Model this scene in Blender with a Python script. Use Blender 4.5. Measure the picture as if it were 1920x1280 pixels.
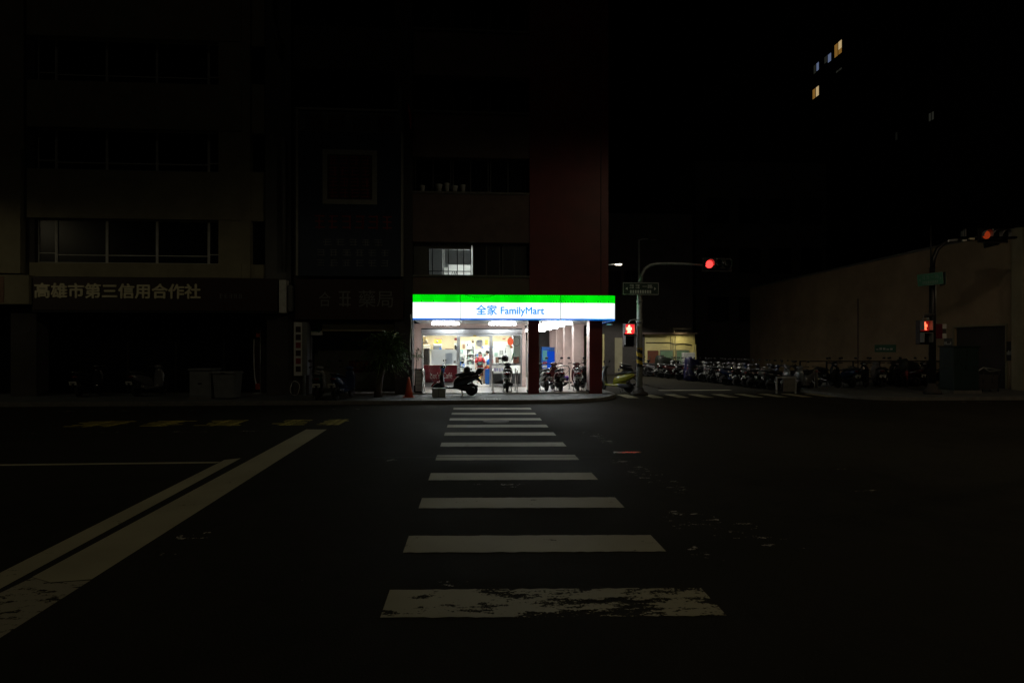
import bpy, bmesh, math, random
from mathutils import Vector, Matrix
R = math.radians
scene = bpy.context.scene
for o in list(bpy.data.objects):
    bpy.data.objects.remove(o)

# ------------------------------------------------------------------ camera
YAW = R(3.7); FPX = 1090.0; EYE = 1.8; HOR = 654.0
cam_d = bpy.data.cameras.new("camera"); cam = bpy.data.objects.new("camera", cam_d)
scene.collection.objects.link(cam); scene.camera = cam
cam.location = (0, 0, EYE); cam.rotation_euler = (R(90), 0, -YAW)
cam_d.sensor_width = 36.0; cam_d.lens = FPX / 1920 * 36.0
cam_d.shift_y = 14 / 1920; cam_d.clip_start = 0.05; cam_d.clip_end = 1500

# ------------------------------------------------------------------ night sky and a faint sun added as overall fill
world = bpy.data.worlds.new("World"); scene.world = world; world.use_nodes = True
wn = world.node_tree.nodes; wl = world.node_tree.links
bg = wn.get("Background") or wn.new("ShaderNodeBackground")
sky = wn.new("ShaderNodeTexSky"); sky.sky_type = 'NISHITA'; sky.sun_disc = False
sky.sun_elevation = R(-9); sky.sun_rotation = R(150)
wl.new(sky.outputs[0], bg.inputs[0]); bg.inputs[1].default_value = 0.05
sd = bpy.data.lights.new("fill_sun", 'SUN'); sd.energy = 0.012; sd.angle = R(15); sd.color = (1, .9, .72)  # weak warm sun added to lift ground and facades
so = bpy.data.objects.new("fill_sun", sd); scene.collection.objects.link(so)
so.rotation_euler = (R(35), 0, R(-25))
vs = scene.view_settings
vs.view_transform = 'Standard'; vs.look = 'None'; vs.exposure = 0; vs.gamma = 1; vs.use_curve_mapping = False
cy = scene.cycles
cy.use_denoising = True
try: cy.denoiser = 'OPENIMAGEDENOISE'
except Exception: pass
cy.max_bounces = 8; cy.diffuse_bounces = 4; cy.glossy_bounces = 3; cy.transparent_max_bounces = 12
cy.sample_clamp_indirect = 6; cy.use_light_tree = True; cy.caustics_reflective = False; cy.caustics_refractive = False

C = scene.collection
SA, CA = math.sin(YAW), math.cos(YAW)
def ray(px, py):
    u = (px - 960) / FPX; v = (HOR - py) / FPX
    return (SA + CA * u, CA - SA * u, v)
def at(px, py, Y):
    d = ray(px, py); t = Y / d[1]
    return Vector((t * d[0], Y, EYE + t * d[2]))
def gp(px, py, z=0.0):
    d = ray(px, py); t = (z - EYE) / d[2]
    return Vector((t * d[0], t * d[1], z))
def X(px, Y): return at(px, 0, Y).x
def Z(py, Y, px=960): return at(px, py, Y).z

# ------------------------------------------------------------------ materials
def new_mat(name):
    m = bpy.data.materials.new(name); m.use_nodes = True
    nt = m.node_tree; nt.nodes.clear()
    out = nt.nodes.new("ShaderNodeOutputMaterial")
    return m, nt, out
def pbr(name, col, rough=.6, metal=0., var=.12, scale=6., bump=0., coat=0., rvar=.0, spec=None):
    m, nt, out = new_mat(name); N = nt.nodes; L = nt.links
    b = N.new("ShaderNodeBsdfPrincipled"); L.new(b.outputs[0], out.inputs[0])
    b.inputs['Roughness'].default_value = rough; b.inputs['Metallic'].default_value = metal
    b.inputs['Coat Weight'].default_value = coat
    if spec is not None: b.inputs['Specular IOR Level'].default_value = spec
    tc = N.new("ShaderNodeTexCoord"); nz = N.new("ShaderNodeTexNoise")
    nz.inputs['Scale'].default_value = scale; nz.inputs['Detail'].default_value = 6; nz.inputs['Roughness'].default_value = .65
    L.new(tc.outputs['Object'], nz.inputs['Vector'])
    rp = N.new("ShaderNodeValToRGB"); L.new(nz.outputs[0], rp.inputs[0])
    rp.color_ramp.elements[0].position = .3; rp.color_ramp.elements[1].position = .7
    rp.color_ramp.elements[0].color = tuple(c * (1 - var) for c in col) + (1,)
    rp.color_ramp.elements[1].color = tuple(min(1, c * (1 + var)) for c in col) + (1,)
    L.new(rp.outputs[0], b.inputs['Base Color'])
    if rvar:
        mr = N.new("ShaderNodeMapRange"); mr.inputs['To Min'].default_value = max(.02, rough - rvar); mr.inputs['To Max'].default_value = min(1, rough + rvar)
        L.new(nz.outputs[0], mr.inputs[0]); L.new(mr.outputs[0], b.inputs['Roughness'])
    if bump:
        bp = N.new("ShaderNodeBump"); bp.inputs['Strength'].default_value = bump; bp.inputs['Distance'].default_value = .01
        L.new(nz.outputs[0], bp.inputs['Height']); L.new(bp.outputs[0], b.inputs['Normal'])
    return m
def emit(name, col, strength):
    m, nt, out = new_mat(name)
    e = nt.nodes.new("ShaderNodeEmission"); e.inputs[0].default_value = tuple(col) + (1,); e.inputs[1].default_value = strength
    nt.links.new(e.outputs[0], out.inputs[0]); return m
def glass(name, tint=(1, 1, 1), refl=.09, rough=.03):
    m, nt, out = new_mat(name); N = nt.nodes; L = nt.links
    t = N.new("ShaderNodeBsdfTransparent"); t.inputs[0].default_value = tuple(tint) + (1,)
    g = N.new("ShaderNodeBsdfGlossy"); g.inputs['Roughness'].default_value = rough
    mx = N.new("ShaderNodeMixShader"); fr = N.new("ShaderNodeFresnel"); fr.inputs[0].default_value = 1.45
    L.new(fr.outputs[0], mx.inputs[0]); L.new(t.outputs[0], mx.inputs[1]); L.new(g.outputs[0], mx.inputs[2]); L.new(mx.outputs[0], out.inputs[0])
    return m
def frosted(name, col, opac=.5):
    m, nt, out = new_mat(name); N = nt.nodes; L = nt.links
    t = N.new("ShaderNodeBsdfTransparent")
    tr = N.new("ShaderNodeBsdfTranslucent"); tr.inputs[0].default_value = tuple(col) + (1,)
    d = N.new("ShaderNodeBsdfDiffuse"); d.inputs[0].default_value = tuple(col) + (1,)
    m1 = N.new("ShaderNodeMixShader"); m1.inputs[0].default_value = .45; L.new(tr.outputs[0], m1.inputs[1]); L.new(d.outputs[0], m1.inputs[2])
    m2 = N.new("ShaderNodeMixShader"); m2.inputs[0].default_value = opac; L.new(t.outputs[0], m2.inputs[1]); L.new(m1.outputs[0], m2.inputs[2])
    L.new(m2.outputs[0], out.inputs[0]); return m
def tiles(name, c1, c2, mortar, sx, sy, rough=.45, vert='XZ', msize=.015, bump=.4, offset=.5):
    m, nt, out = new_mat(name); N = nt.nodes; L = nt.links
    b = N.new("ShaderNodeBsdfPrincipled"); L.new(b.outputs[0], out.inputs[0]); b.inputs['Roughness'].default_value = rough
    tc = N.new("ShaderNodeTexCoord"); sp = N.new("ShaderNodeSeparateXYZ"); L.new(tc.outputs['Object'], sp.inputs[0])
    cb = N.new("ShaderNodeCombineXYZ")
    if vert == 'XZ':
        ad = N.new("ShaderNodeMath"); ad.operation = 'ADD'; L.new(sp.outputs[0], ad.inputs[0]); L.new(sp.outputs[1], ad.inputs[1])
        L.new(ad.outputs[0], cb.inputs[0]); L.new(sp.outputs[2], cb.inputs[1])
    else:
        L.new(sp.outputs[0], cb.inputs[0]); L.new(sp.outputs[1], cb.inputs[1])
    br = N.new("ShaderNodeTexBrick"); L.new(cb.outputs[0], br.inputs['Vector'])
    br.inputs['Color1'].default_value = tuple(c1) + (1,); br.inputs['Color2'].default_value = tuple(c2) + (1,); br.inputs['Mortar'].default_value = tuple(mortar) + (1,)
    br.inputs['Scale'].default_value = 1; br.inputs['Mortar Size'].default_value = msize; br.inputs['Brick Width'].default_value = sx; br.inputs['Row Height'].default_value = sy
    br.offset = offset
    nz = N.new("ShaderNodeTexNoise"); nz.inputs['Scale'].default_value = 1.3; nz.inputs['Detail'].default_value = 7; L.new(tc.outputs['Object'], nz.inputs['Vector'])
    mr = N.new("ShaderNodeMapRange"); mr.inputs['From Min'].default_value = .3; mr.inputs['From Max'].default_value = .7; mr.inputs['To Min'].default_value = .72; mr.inputs['To Max'].default_value = 1.12
    L.new(nz.outputs[0], mr.inputs[0])
    mm = N.new("ShaderNodeVectorMath"); mm.operation = 'SCALE'; L.new(br.outputs[0], mm.inputs[0]); L.new(mr.outputs[0], mm.inputs['Scale'])
    L.new(mm.outputs[0], b.inputs['Base Color'])
    bp = N.new("ShaderNodeBump"); bp.inputs['Strength'].default_value = bump; bp.inputs['Distance'].default_value = .004; bp.invert = True
    L.new(br.outputs['Fac'], bp.inputs['Height']); L.new(bp.outputs[0], b.inputs['Normal'])
    return m
def asphalt(name):
    m, nt, out = new_mat(name); N = nt.nodes; L = nt.links
    b = N.new("ShaderNodeBsdfPrincipled"); L.new(b.outputs[0], out.inputs[0]); b.inputs['Specular IOR Level'].default_value = .03
    tc = N.new("ShaderNodeTexCoord")
    n1 = N.new("ShaderNodeTexNoise"); n1.inputs['Scale'].default_value = .22; n1.inputs['Detail'].default_value = 8; n1.inputs['Roughness'].default_value = .6
    n2 = N.new("ShaderNodeTexNoise"); n2.inputs['Scale'].default_value = 70; n2.inputs['Detail'].default_value = 3
    n3 = N.new("ShaderNodeTexNoise"); n3.inputs['Scale'].default_value = 2.2; n3.inputs['Detail'].default_value = 8; n3.inputs['Roughness'].default_value = .7
    for n in (n1, n2, n3): L.new(tc.outputs['Object'], n.inputs['Vector'])
    a = N.new("ShaderNodeMath"); a.operation = 'MULTIPLY_ADD'; a.inputs[1].default_value = .5; L.new(n2.outputs[0], a.inputs[0])
    L.new(n1.outputs[0], a.inputs[2])
    a2 = N.new("ShaderNodeMath"); a2.operation = 'MULTIPLY_ADD'; a2.inputs[1].default_value = .5; L.new(n3.outputs[0], a2.inputs[0]); L.new(a.outputs[0], a2.inputs[2])
    rp = N.new("ShaderNodeValToRGB"); L.new(a2.outputs[0], rp.inputs[0])
    rp.color_ramp.elements[0].position = .65; rp.color_ramp.elements[1].position = .999
    rp.color_ramp.elements[0].color = (.009, .0088, .0072, 1); rp.color_ramp.elements[1].color = (.027, .025, .019, 1)
    L.new(rp.outputs[0], b.inputs['Base Color'])
    mr = N.new("ShaderNodeMapRange"); mr.inputs['From Min'].default_value = .3; mr.inputs['From Max'].default_value = .7; mr.inputs['To Min'].default_value = .62; mr.inputs['To Max'].default_value = .98
    L.new(n1.outputs[0], mr.inputs[0]); L.new(mr.outputs[0], b.inputs['Roughness'])
    bp = N.new("ShaderNodeBump"); bp.inputs['Strength'].default_value = .5; bp.inputs['Distance'].default_value = .006
    L.new(n2.outputs[0], bp.inputs['Height']); L.new(bp.outputs[0], b.inputs['Normal'])
    return m
def paint(name, col, wear=.36, near_wear=0., scale=3., soft=.02):
    """road paint that has flaked away in patches; the road shows through"""
    m, nt, out = new_mat(name); N = nt.nodes; L = nt.links
    b = N.new("ShaderNodeBsdfPrincipled"); b.inputs['Roughness'].default_value = .65
    t = N.new("ShaderNodeBsdfTransparent"); mx = N.new("ShaderNodeMixShader")
    tc = N.new("ShaderNodeTexCoord")
    n1 = N.new("ShaderNodeTexNoise"); n1.inputs['Scale'].default_value = scale; n1.inputs['Detail'].default_value = 12; n1.inputs['Roughness'].default_value = .72
    n2 = N.new("ShaderNodeTexNoise"); n2.inputs['Scale'].default_value = 45; n2.inputs['Detail'].default_value = 4
    n3 = N.new("ShaderNodeTexNoise"); n3.inputs['Scale'].default_value = 1.1; n3.inputs['Detail'].default_value = 6
    for n in (n1, n2, n3): L.new(tc.outputs['Object'], n.inputs['Vector'])
    sp = N.new("ShaderNodeSeparateXYZ"); L.new(tc.outputs['Object'], sp.inputs[0])
    yr = N.new("ShaderNodeMapRange"); yr.inputs['From Min'].default_value = 5.0; yr.inputs['From Max'].default_value = 4.4; yr.inputs['To Min'].default_value = 0; yr.inputs['To Max'].default_value = near_wear
    L.new(sp.outputs[1], yr.inputs[0])
    xr = N.new("ShaderNodeMapRange"); xr.inputs['From Min'].default_value = -.6; xr.inputs['From Max'].default_value = .9; xr.inputs['To Min'].default_value = .45; xr.inputs['To Max'].default_value = 1
    L.new(sp.outputs[0], xr.inputs[0]); ym = N.new("ShaderNodeMath"); ym.operation = 'MULTIPLY'; L.new(yr.outputs[0], ym.inputs[0]); L.new(xr.outputs[0], ym.inputs[1])
    mp = N.new("ShaderNodeMapping"); mp.inputs['Scale'].default_value = (.55, 1.5, 1); L.new(tc.outputs['Object'], mp.inputs[0]); L.new(mp.outputs[0], n1.inputs['Vector'])
    s = N.new("ShaderNodeMath"); s.operation = 'MULTIPLY_ADD'; s.inputs[1].default_value = .22; L.new(n2.outputs[0], s.inputs[0]); L.new(n1.outputs[0], s.inputs[2])
    s2 = N.new("ShaderNodeMath"); s2.operation = 'SUBTRACT'; L.new(s.outputs[0], s2.inputs[0]); L.new(ym.outputs[0], s2.inputs[1])
    mr = N.new("ShaderNodeMapRange"); mr.inputs['From Min'].default_value = wear + .1; mr.inputs['From Max'].default_value = wear + .1 + soft
    L.new(s2.outputs[0], mr.inputs[0]); L.new(mr.outputs[0], mx.inputs[0])
    rp = N.new("ShaderNodeValToRGB"); L.new(n3.outputs[0], rp.inputs[0])
    rp.color_ramp.elements[0].position = .3; rp.color_ramp.elements[1].position = .7
    rp.color_ramp.elements[0].color = tuple(c * .78 for c in col) + (1,); rp.color_ramp.elements[1].color = tuple(col) + (1,)
    L.new(rp.outputs[0], b.inputs['Base Color'])
    L.new(t.outputs[0], mx.inputs[1]); L.new(b.outputs[0], mx.inputs[2]); L.new(mx.outputs[0], out.inputs[0])
    return m

M = {}
M['asphalt'] = asphalt('asphalt')
M['paint'] = paint('white_road_paint', (.37, .338, .21), wear=.33, near_wear=.15, scale=4.2, soft=.04)
M['paint_faint'] = paint('faded_road_paint', (.3, .275, .19), wear=.4, scale=10, soft=.07)
M['paint_old'] = paint('worn_road_paint', (.5, .46, .38), wear=.6, scale=6)
M['paint_yellow'] = paint('yellow_road_paint', (.45, .36, .05), wear=.44)
M['paving'] = tiles('paving_slabs', (.125, .135, .135), (.1, .11, .11), (.06, .065, .065), .4, .4, .7, 'XY', .012, .3, 0)
M['kerb'] = pbr('kerb_concrete', (.15, .145, .13), .85, var=.25, scale=5, bump=.3)
M['floor_tile'] = tiles('arcade_floor_tile', (.55, .52, .48), (.5, .47, .44), (.35, .33, .31), .3, .3, .35, 'XY', .008, .2, 0)
M['tile_pink'] = tiles('pink_wall_tile', (.66, .5, .455), (.64, .485, .44), (.57, .435, .4), .12, .06, .4, 'XZ', .006, .25)
M['tile_red_cast'] = tiles('brown_tile_red_cast', (.19, .02, .019), (.175, .019, .018), (.15, .02, .019), .12, .06, .45, 'XZ', .006, .3)  # red brown tile; the red signal glow is put into its colour
M['beige'] = pbr('beige_plaster', (.15, .105, .09), .85, var=.18, scale=1.6, bump=.2)
M['cream'] = pbr('cream_plaster', (.29, .265, .175), .85, var=.18, scale=1.2, bump=.2)
M['grey_wall'] = pbr('grey_plaster', (.12, .12, .115), .85, var=.2, scale=1.4, bump=.2)
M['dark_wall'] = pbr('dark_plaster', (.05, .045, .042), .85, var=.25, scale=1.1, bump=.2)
M['lot_wall'] = pbr('brown_lot_plaster', (.36, .27, .17), .88, var=.22, scale=.6, bump=.2)
M['yellow_wall'] = pbr('yellow_plaster', (.62, .55, .26), .85, var=.15, scale=1.2, bump=.2)
M['ceiling'] = pbr('painted_ceiling', (.68, .66, .66), .7, var=.06, scale=2)
M['white'] = pbr('white_paint', (.78, .78, .76), .5, var=.05)
M['offwhite'] = pbr('aged_white', (.6, .6, .56), .6, var=.15)
M['visor'] = pbr('grey_visor', (.3, .3, .3), .6)
M['alu'] = pbr('brushed_aluminium', (.55, .56, .58), .35, .9, var=.1, scale=20)
M['steel'] = pbr('stainless_tube', (.62, .62, .6), .22, 1, var=.1)
M['galv'] = pbr('galvanised_pole', (.42, .44, .43), .5, .7, var=.25, scale=9, rvar=.15)
M['dark_metal'] = pbr('dark_metal', (.03, .03, .032), .45, .6, var=.25)
M['black'] = pbr('black_plastic', (.012, .012, .013), .4, var=.3)
M['rubber'] = pbr('tyre_rubber', (.014, .014, .014), .85, var=.3, scale=30, bump=.3)
M['grey_box'] = pbr('grey_cabinet_paint', (.16, .17, .175), .6, var=.15, scale=4)
M['green_box'] = pbr('green_cabinet_paint', (.016, .035, .03), .55, var=.18, scale=4)
M['shutter'] = pbr('shutter_metal', (.3, .3, .26), .5, .3, var=.15, scale=5)
M['glass'] = glass('clear_glass')
M['dark_glass'] = pbr('dark_window_glass', (.006, .007, .008), .3, var=.3, spec=.2)
M['frost'] = frosted('frosted_film', (.86, .9, .94), .62)
M['frost_grey'] = frosted('grey_film', (.5, .55, .6), .7)
M['blind'] = frosted('roller_blind', (.35, .36, .36), .97)
M['sign_white'] = emit('backlit_white', (.95, 1, .99), 1.25)
M['sign_green'] = emit('backlit_green', (.0, .8, .004), 1.05)
M['sign_blue'] = emit('backlit_blue', (.0, .17, .8), 1.0)
M['sign_letter'] = emit('backlit_letter_blue', (.0, .32, .92), 1.0)
def sign_emit(name, col, lo, hi):
    m, nt, out = new_mat(name); N = nt.nodes; L = nt.links
    e = N.new("ShaderNodeEmission"); e.inputs[0].default_value = tuple(col) + (1,)
    tc = N.new("ShaderNodeTexCoord"); nz = N.new("ShaderNodeTexNoise"); nz.inputs['Scale'].default_value = 1.7; nz.inputs['Detail'].default_value = 2
    mp = N.new("ShaderNodeMapping"); mp.inputs['Scale'].default_value = (1, 1, .35); L.new(tc.outputs['Object'], mp.inputs[0]); L.new(mp.outputs[0], nz.inputs['Vector'])
    mr = N.new("ShaderNodeMapRange"); mr.inputs['From Min'].default_value = .3; mr.inputs['From Max'].default_value = .7; mr.inputs['To Min'].default_value = lo; mr.inputs['To Max'].default_value = hi
    L.new(nz.outputs[0], mr.inputs[0]); L.new(mr.outputs[0], e.inputs[1]); L.new(e.outputs[0], out.inputs[0]); return m
M['sign_white'] = sign_emit('backlit_white', (.94, 1, .99), .98, 1.5)
M['sign_green'] = sign_emit('backlit_green', (.0, .8, .004), .82, 1.2)
M['tube'] = emit('fluorescent_diffuser', (.95, 1, .99), 36)
M['panel_light'] = emit('ceiling_panel', (.93, 1, .96), 32)
M['red_led'] = emit('red_signal_figure', (1, .12, .06), 14)
M['red_lens'] = emit('red_signal_lens', (1, .012, .02), 2.6)
M['red_lens_hot'] = emit('red_signal_disc', (1, .035, .03), 3.2)
M['orange_lens'] = emit('dim_red_lens', (.55, .055, .012), .36)
M['lamp_led'] = emit('street_lamp_led', (1, .93, .75), 16)
M['lamp_warm'] = emit('wall_lamp_glow', (1, .85, .4), 3)
M['win_blue'] = emit('lit_window_cool', (.35, .45, .75), .26)
M['win_warm'] = emit('lit_window_warm', (1, .72, .36), .45)
M['win_amber'] = emit('lit_window_amber', (.6, .3, .06), .3)
M['win_dim'] = emit('lit_window_dim', (.35, .36, .28), .035)
M['orange_glow'] = emit('small_orange_lamp', (1, .3, .06), .35)
M['red'] = pbr('red_paint', (.42, .012, .02), .35, coat=.4, var=.08)
M['dark_red'] = pbr('dark_red_board', (.2, .008, .018), .4, var=.08)
M['yellow'] = pbr('yellow_panel', (.8, .5, .06), .5, var=.06)
M['cream_panel'] = pbr('cream_panel', (.82, .71, .46), .5, var=.06)
M['lime'] = pbr('lime_panel', (.35, .5, .03), .5, var=.06)
M['blue'] = pbr('blue_plastic', (.01, .13, .5), .4, var=.1)
M['vend_blue'] = emit('vending_front_blue', (.01, .1, .8), .55)
M['teal_glow'] = emit('vending_front_teal', (.2, .6, .65), .4)
M['navy'] = pbr('navy_tarpaulin', (.005, .004, .05), .5, var=.2, bump=.3)
M['tarp'] = pbr('dark_green_tarpaulin', (.012, .016, .01), .6, var=.3, bump=.3)
M['orange'] = pbr('orange_cone_plastic', (.5, .07, .015), .5, var=.1)
M['purple'] = pbr('purple_plastic', (.1, .02, .3), .45, var=.1)
M['brown'] = pbr('brown_cloth', (.14, .045, .025), .8, var=.12)
M['skin'] = pbr('skin', (.5, .31, .22), .55, var=.06)
M['hair'] = pbr('black_hair', (.01, .009, .008), .5, var=.3, scale=40)
M['bark'] = pbr('bark', (.06, .045, .03), .9, var=.35, scale=14, bump=.8)
M['leaf'] = pbr('leaf_green', (.07, .12, .03), .5, var=.4, scale=9)
M['signgreen'] = pbr('road_sign_green', (.01, .12, .07), .4, var=.08)
M['board_dark'] = pbr('dark_sign_board', (.035, .018, .015), .5, var=.15)
M['gold'] = pbr('gold_letters', (.8, .74, .5), .5, 0, var=.12)
M['billboard'] = pbr('billboard_blue', (.02, .032, .06), .5, var=.15)
M['muted_red'] = pbr('faded_red_print', (.22, .03, .03), .6, var=.2)
M['wood'] = pbr('card_brown', (.25, .15, .1), .7, var=.15)
M['card'] = pbr('white_foam', (.3, .32, .31), .7, var=.12)
M['stripe_yellow'] = pbr('stripe_yellow', (.6, .42, .02), .5, var=.12)
M['pale_green'] = pbr('pale_green_panel', (.35, .5, .42), .6, var=.1)
M['green_shutter'] = pbr('green_louvre_shutter', (.2, .34, .22), .55, var=.15)
M['water'] = pbr('polished_iron_cover', (.13, .13, .13), .24, .95, var=.2, scale=12)

# ------------------------------------------------------------------ mesh builder
class MB:
    def __init__(s): s.bm = bmesh.new(); s.mats = []
    def mi(s, m):
        if m is None: return 0
        if m not in s.mats: s.mats.append(m)
        return s.mats.index(m)
    def face(s, vs, m=None, smooth=False):
        try: f = s.bm.faces.new(vs)
        except ValueError: return None
        f.material_index = s.mi(m); f.smooth = smooth; return f
    def box(s, x0, x1, y0, y1, z0, z1, m=None, bev=0, mat=None):
        r = bmesh.ops.create_cube(s.bm, size=1)
        vs = r['verts']
        mx = Matrix.Translation(((x0 + x1) / 2, (y0 + y1) / 2, (z0 + z1) / 2)) @ Matrix.Diagonal((abs(x1 - x0), abs(y1 - y0), abs(z1 - z0), 1))
        bmesh.ops.transform(s.bm, matrix=mx, verts=vs)
        fs = {f for v in vs for f in v.link_faces}
        for f in fs: f.material_index = s.mi(m)
        if bev:
            es = list({e for v in vs for e in v.link_edges})
            rb = bmesh.ops.bevel(s.bm, geom=es, offset=bev, segments=2, affect='EDGES', profile=.5)
            vs = list({v for f in rb['faces'] for v in f.verts} | {v for v in vs if v.is_valid})
            for f in {f for v in vs for f in v.link_faces}: f.material_index = s.mi(m)
        if mat is not None: bmesh.ops.transform(s.bm, matrix=mat, verts=[v for v in vs if v.is_valid])
        return s
    def rings(s, rs, m=None, cap=True, smooth=True):
        vv = [[s.bm.verts.new(p) for p in r] for r in rs]
        n = len(vv[0])
        for a, b in zip(vv, vv[1:]):
            for i in range(n):
                s.face([a[i], a[(i + 1) % n], b[(i + 1) % n], b[i]], m, smooth)
        if cap:
            s.face(list(reversed(vv[0])), m, False); s.face(vv[-1], m, False)
        return s
    def tube(s, pts, r, m=None, n=8, smooth=True):
        pts = [Vector(p) for p in pts]; rs = []
        rad = r if isinstance(r, (list, tuple)) else [r] * len(pts)
        up = None
        for i, p in enumerate(pts):
            t = (pts[min(i + 1, len(pts) - 1)] - pts[max(i - 1, 0)]).normalized()
            if up is None: up = Vector((0, 0, 1)) if abs(t.z) < .9 else Vector((1, 0, 0))
            u = (up - t * up.dot(t)).normalized(); w = t.cross(u); up = u
            rs.append([p + (u * math.cos(2 * math.pi * k / n) + w * math.sin(2 * math.pi * k / n)) * rad[i] for k in range(n)])
        return s.rings(rs, m, True, smooth)
    def loft_x(s, secs, m=None, n=16, p=2.6):
        return s.rings([[(x, y0 + sp(a, t, p), z + sp2(b, t, p)) for t in angs(n)] for (x, y0, z, a, b) in secs], m)
    def loft_z(s, secs, m=None, n=16, p=2.6):
        return s.rings([[(x + sp(a, t, p), y0 + sp2(b, t, p), z) for t in angs(n)] for (x, y0, z, a, b) in secs], m)
    def quad(s, a, b, c, d, m=None): return s.face([s.bm.verts.new(p) for p in (a, b, c, d)], m)
    def poly(s, pts, m=None): return s.face([s.bm.verts.new(p) for p in pts], m)
    def prism(s, pts, z0, z1, m=None, mside=None):
        lo = [s.bm.verts.new((p[0], p[1], z0)) for p in pts]; hi = [s.bm.verts.new((p[0], p[1], z1)) for p in pts]
        s.face(hi, m); s.face(list(reversed(lo)), m)
        n = len(pts)
        for i in range(n): s.face([lo[i], lo[(i + 1) % n], hi[(i + 1) % n], hi[i]], mside or m)
        return s
    def lathe_y(s, prof, c=(0, 0, 0), n=24, m=None):
        """profile of (radius, y) turned round the Y axis through c"""
        return s.rings([[(c[0] + r * math.cos(2 * math.pi * k / n), c[1] + y, c[2] + r * math.sin(2 * math.pi * k / n)) for k in range(n)] for r, y in prof], m)
    def lathe_z(s, prof, c=(0, 0, 0), n=24, m=None, smooth=True):
        return s.rings([[(c[0] + r * math.cos(2 * math.pi * k / n), c[1] + r * math.sin(2 * math.pi * k / n), c[2] + z) for k in range(n)] for r, z in prof], m, True, smooth)
    def build(s, name, mat=None, parent=None, loc=None):
        bmesh.ops.recalc_face_normals(s.bm, faces=s.bm.faces[:])
        me = bpy.data.meshes.new(name); s.bm.to_mesh(me); s.bm.free()
        if mat is not None and not s.mats: me.materials.append(mat)
        for m in s.mats: me.materials.append(m)
        o = bpy.data.objects.new(name, me); C.objects.link(o)
        if parent is not None: o.parent = parent
        if loc is not None: o.location = loc
        return o
def angs(n): return [2 * math.pi * k / n for k in range(n)]
def sp(a, t, p): c = math.cos(t); return a * math.copysign(abs(c) ** (2 / p), c)
def sp2(b, t, p): c = math.sin(t); return b * math.copysign(abs(c) ** (2 / p), c)

def tag(o, label=None, cat=None, group=None, kind=None):
    if label: o['label'] = label
    if cat: o['category'] = cat
    if group: o['group'] = group
    if kind: o['kind'] = kind
    return o
def thing(name, label, cat, loc=(0, 0, 0), rz=0, group=None):
    o = bpy.data.objects.new(name, None); o.empty_display_size = .1; C.objects.link(o)
    o.location = loc; o.rotation_euler = (0, 0, rz)
    return tag(o, label, cat, group)
def copy_tree(o, parent=None):
    c = o.copy(); C.objects.link(c)
    if parent is not None: c.parent = parent
    for ch in list(o.children): copy_tree(ch, c)
    return c
def B(name, mat, parent, x0, x1, y0, y1, z0, z1, bev=0):
    return MB().box(x0, x1, y0, y1, z0, z1, None, bev).build(name, mat, parent)
def text(name, s, mat, parent, x0, x1, z0, z1, y, extrude=.004, weight=0., rot=None, bold=0.):
    """flat lettering in the XZ plane facing -Y, fitted to a box"""
    cu = bpy.data.curves.new(name, 'FONT'); cu.body = s; cu.size = 1; cu.extrude = .001; cu.offset = weight; cu.resolution_u = 3
    t = bpy.data.objects.new(name, cu); C.objects.link(t)
    dg = bpy.context.evaluated_depsgraph_get()
    me = bpy.data.meshes.new_from_object(t.evaluated_get(dg)); bpy.data.objects.remove(t); bpy.data.curves.remove(cu)
    xs = [v.co.x for v in me.vertices]; ys = [v.co.y for v in me.vertices]
    sx = (x1 - x0) / (max(xs) - min(xs)); sy = (z1 - z0) / (max(ys) - min(ys)); mx, my = min(xs), min(ys)
    for v in me.vertices:
        v.co = ((v.co.x - mx) * sx + x0, y - (extrude if v.co.z > 0 else 0), (v.co.y - my) * sy + z0)
    if bold:                                  # heavier strokes: the outline repeated a little to each side
        bm = bmesh.new()
        for k, (dx, dz) in enumerate(((0, 0), (bold, 0), (-bold, 0), (0, bold), (0, -bold))):
            n0 = len(bm.verts); bm.from_mesh(me); bm.verts.ensure_lookup_table()
            for v in bm.verts[n0:]: v.co += Vector((dx, -.0006 * k, dz))
        bm.to_mesh(me); bm.free()
    me.materials.clear(); me.materials.append(mat); me.name = name
    o = bpy.data.objects.new(name, me); C.objects.link(o)
    if parent is not None: o.parent = parent
    if rot is not None: o.matrix_local = rot
    return o
def strokes(mb, x0, x1, z0, z1, y, rnd, m=None, d=.006):
    """marks too worn and too small to read, kept as bare strokes"""
    w = x1 - x0; h = z1 - z0; t = h * .1
    for k in range(3):
        zz = z0 + h * (.08 + .42 * k) - (t * .5 if k == 2 else 0); a = rnd.uniform(0, .15) * w
        mb.box(x0 + a, x1 - rnd.uniform(0, .15) * w, y - d, y, zz, zz + t, m)
    for k in range(rnd.choice((1, 2))):
        xx = x0 + w * rnd.uniform(.15, .8)
        mb.box(xx, xx + t, y - d * 1.5, y, z0, z1 - rnd.uniform(0, .2) * h, m)
# ================================================================== SETTING
YF, YG, YB = 21.7, 24.9, 34.0
HS = .12                                     # pavement height
road = MB(); road.quad((-260, -120, 0), (260, -120, 0), (260, 300, 0), (-260, 300, 0))
road = tag(road.build('road', M['asphalt']), 'dark asphalt crossing of two streets', kind='structure')

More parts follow.
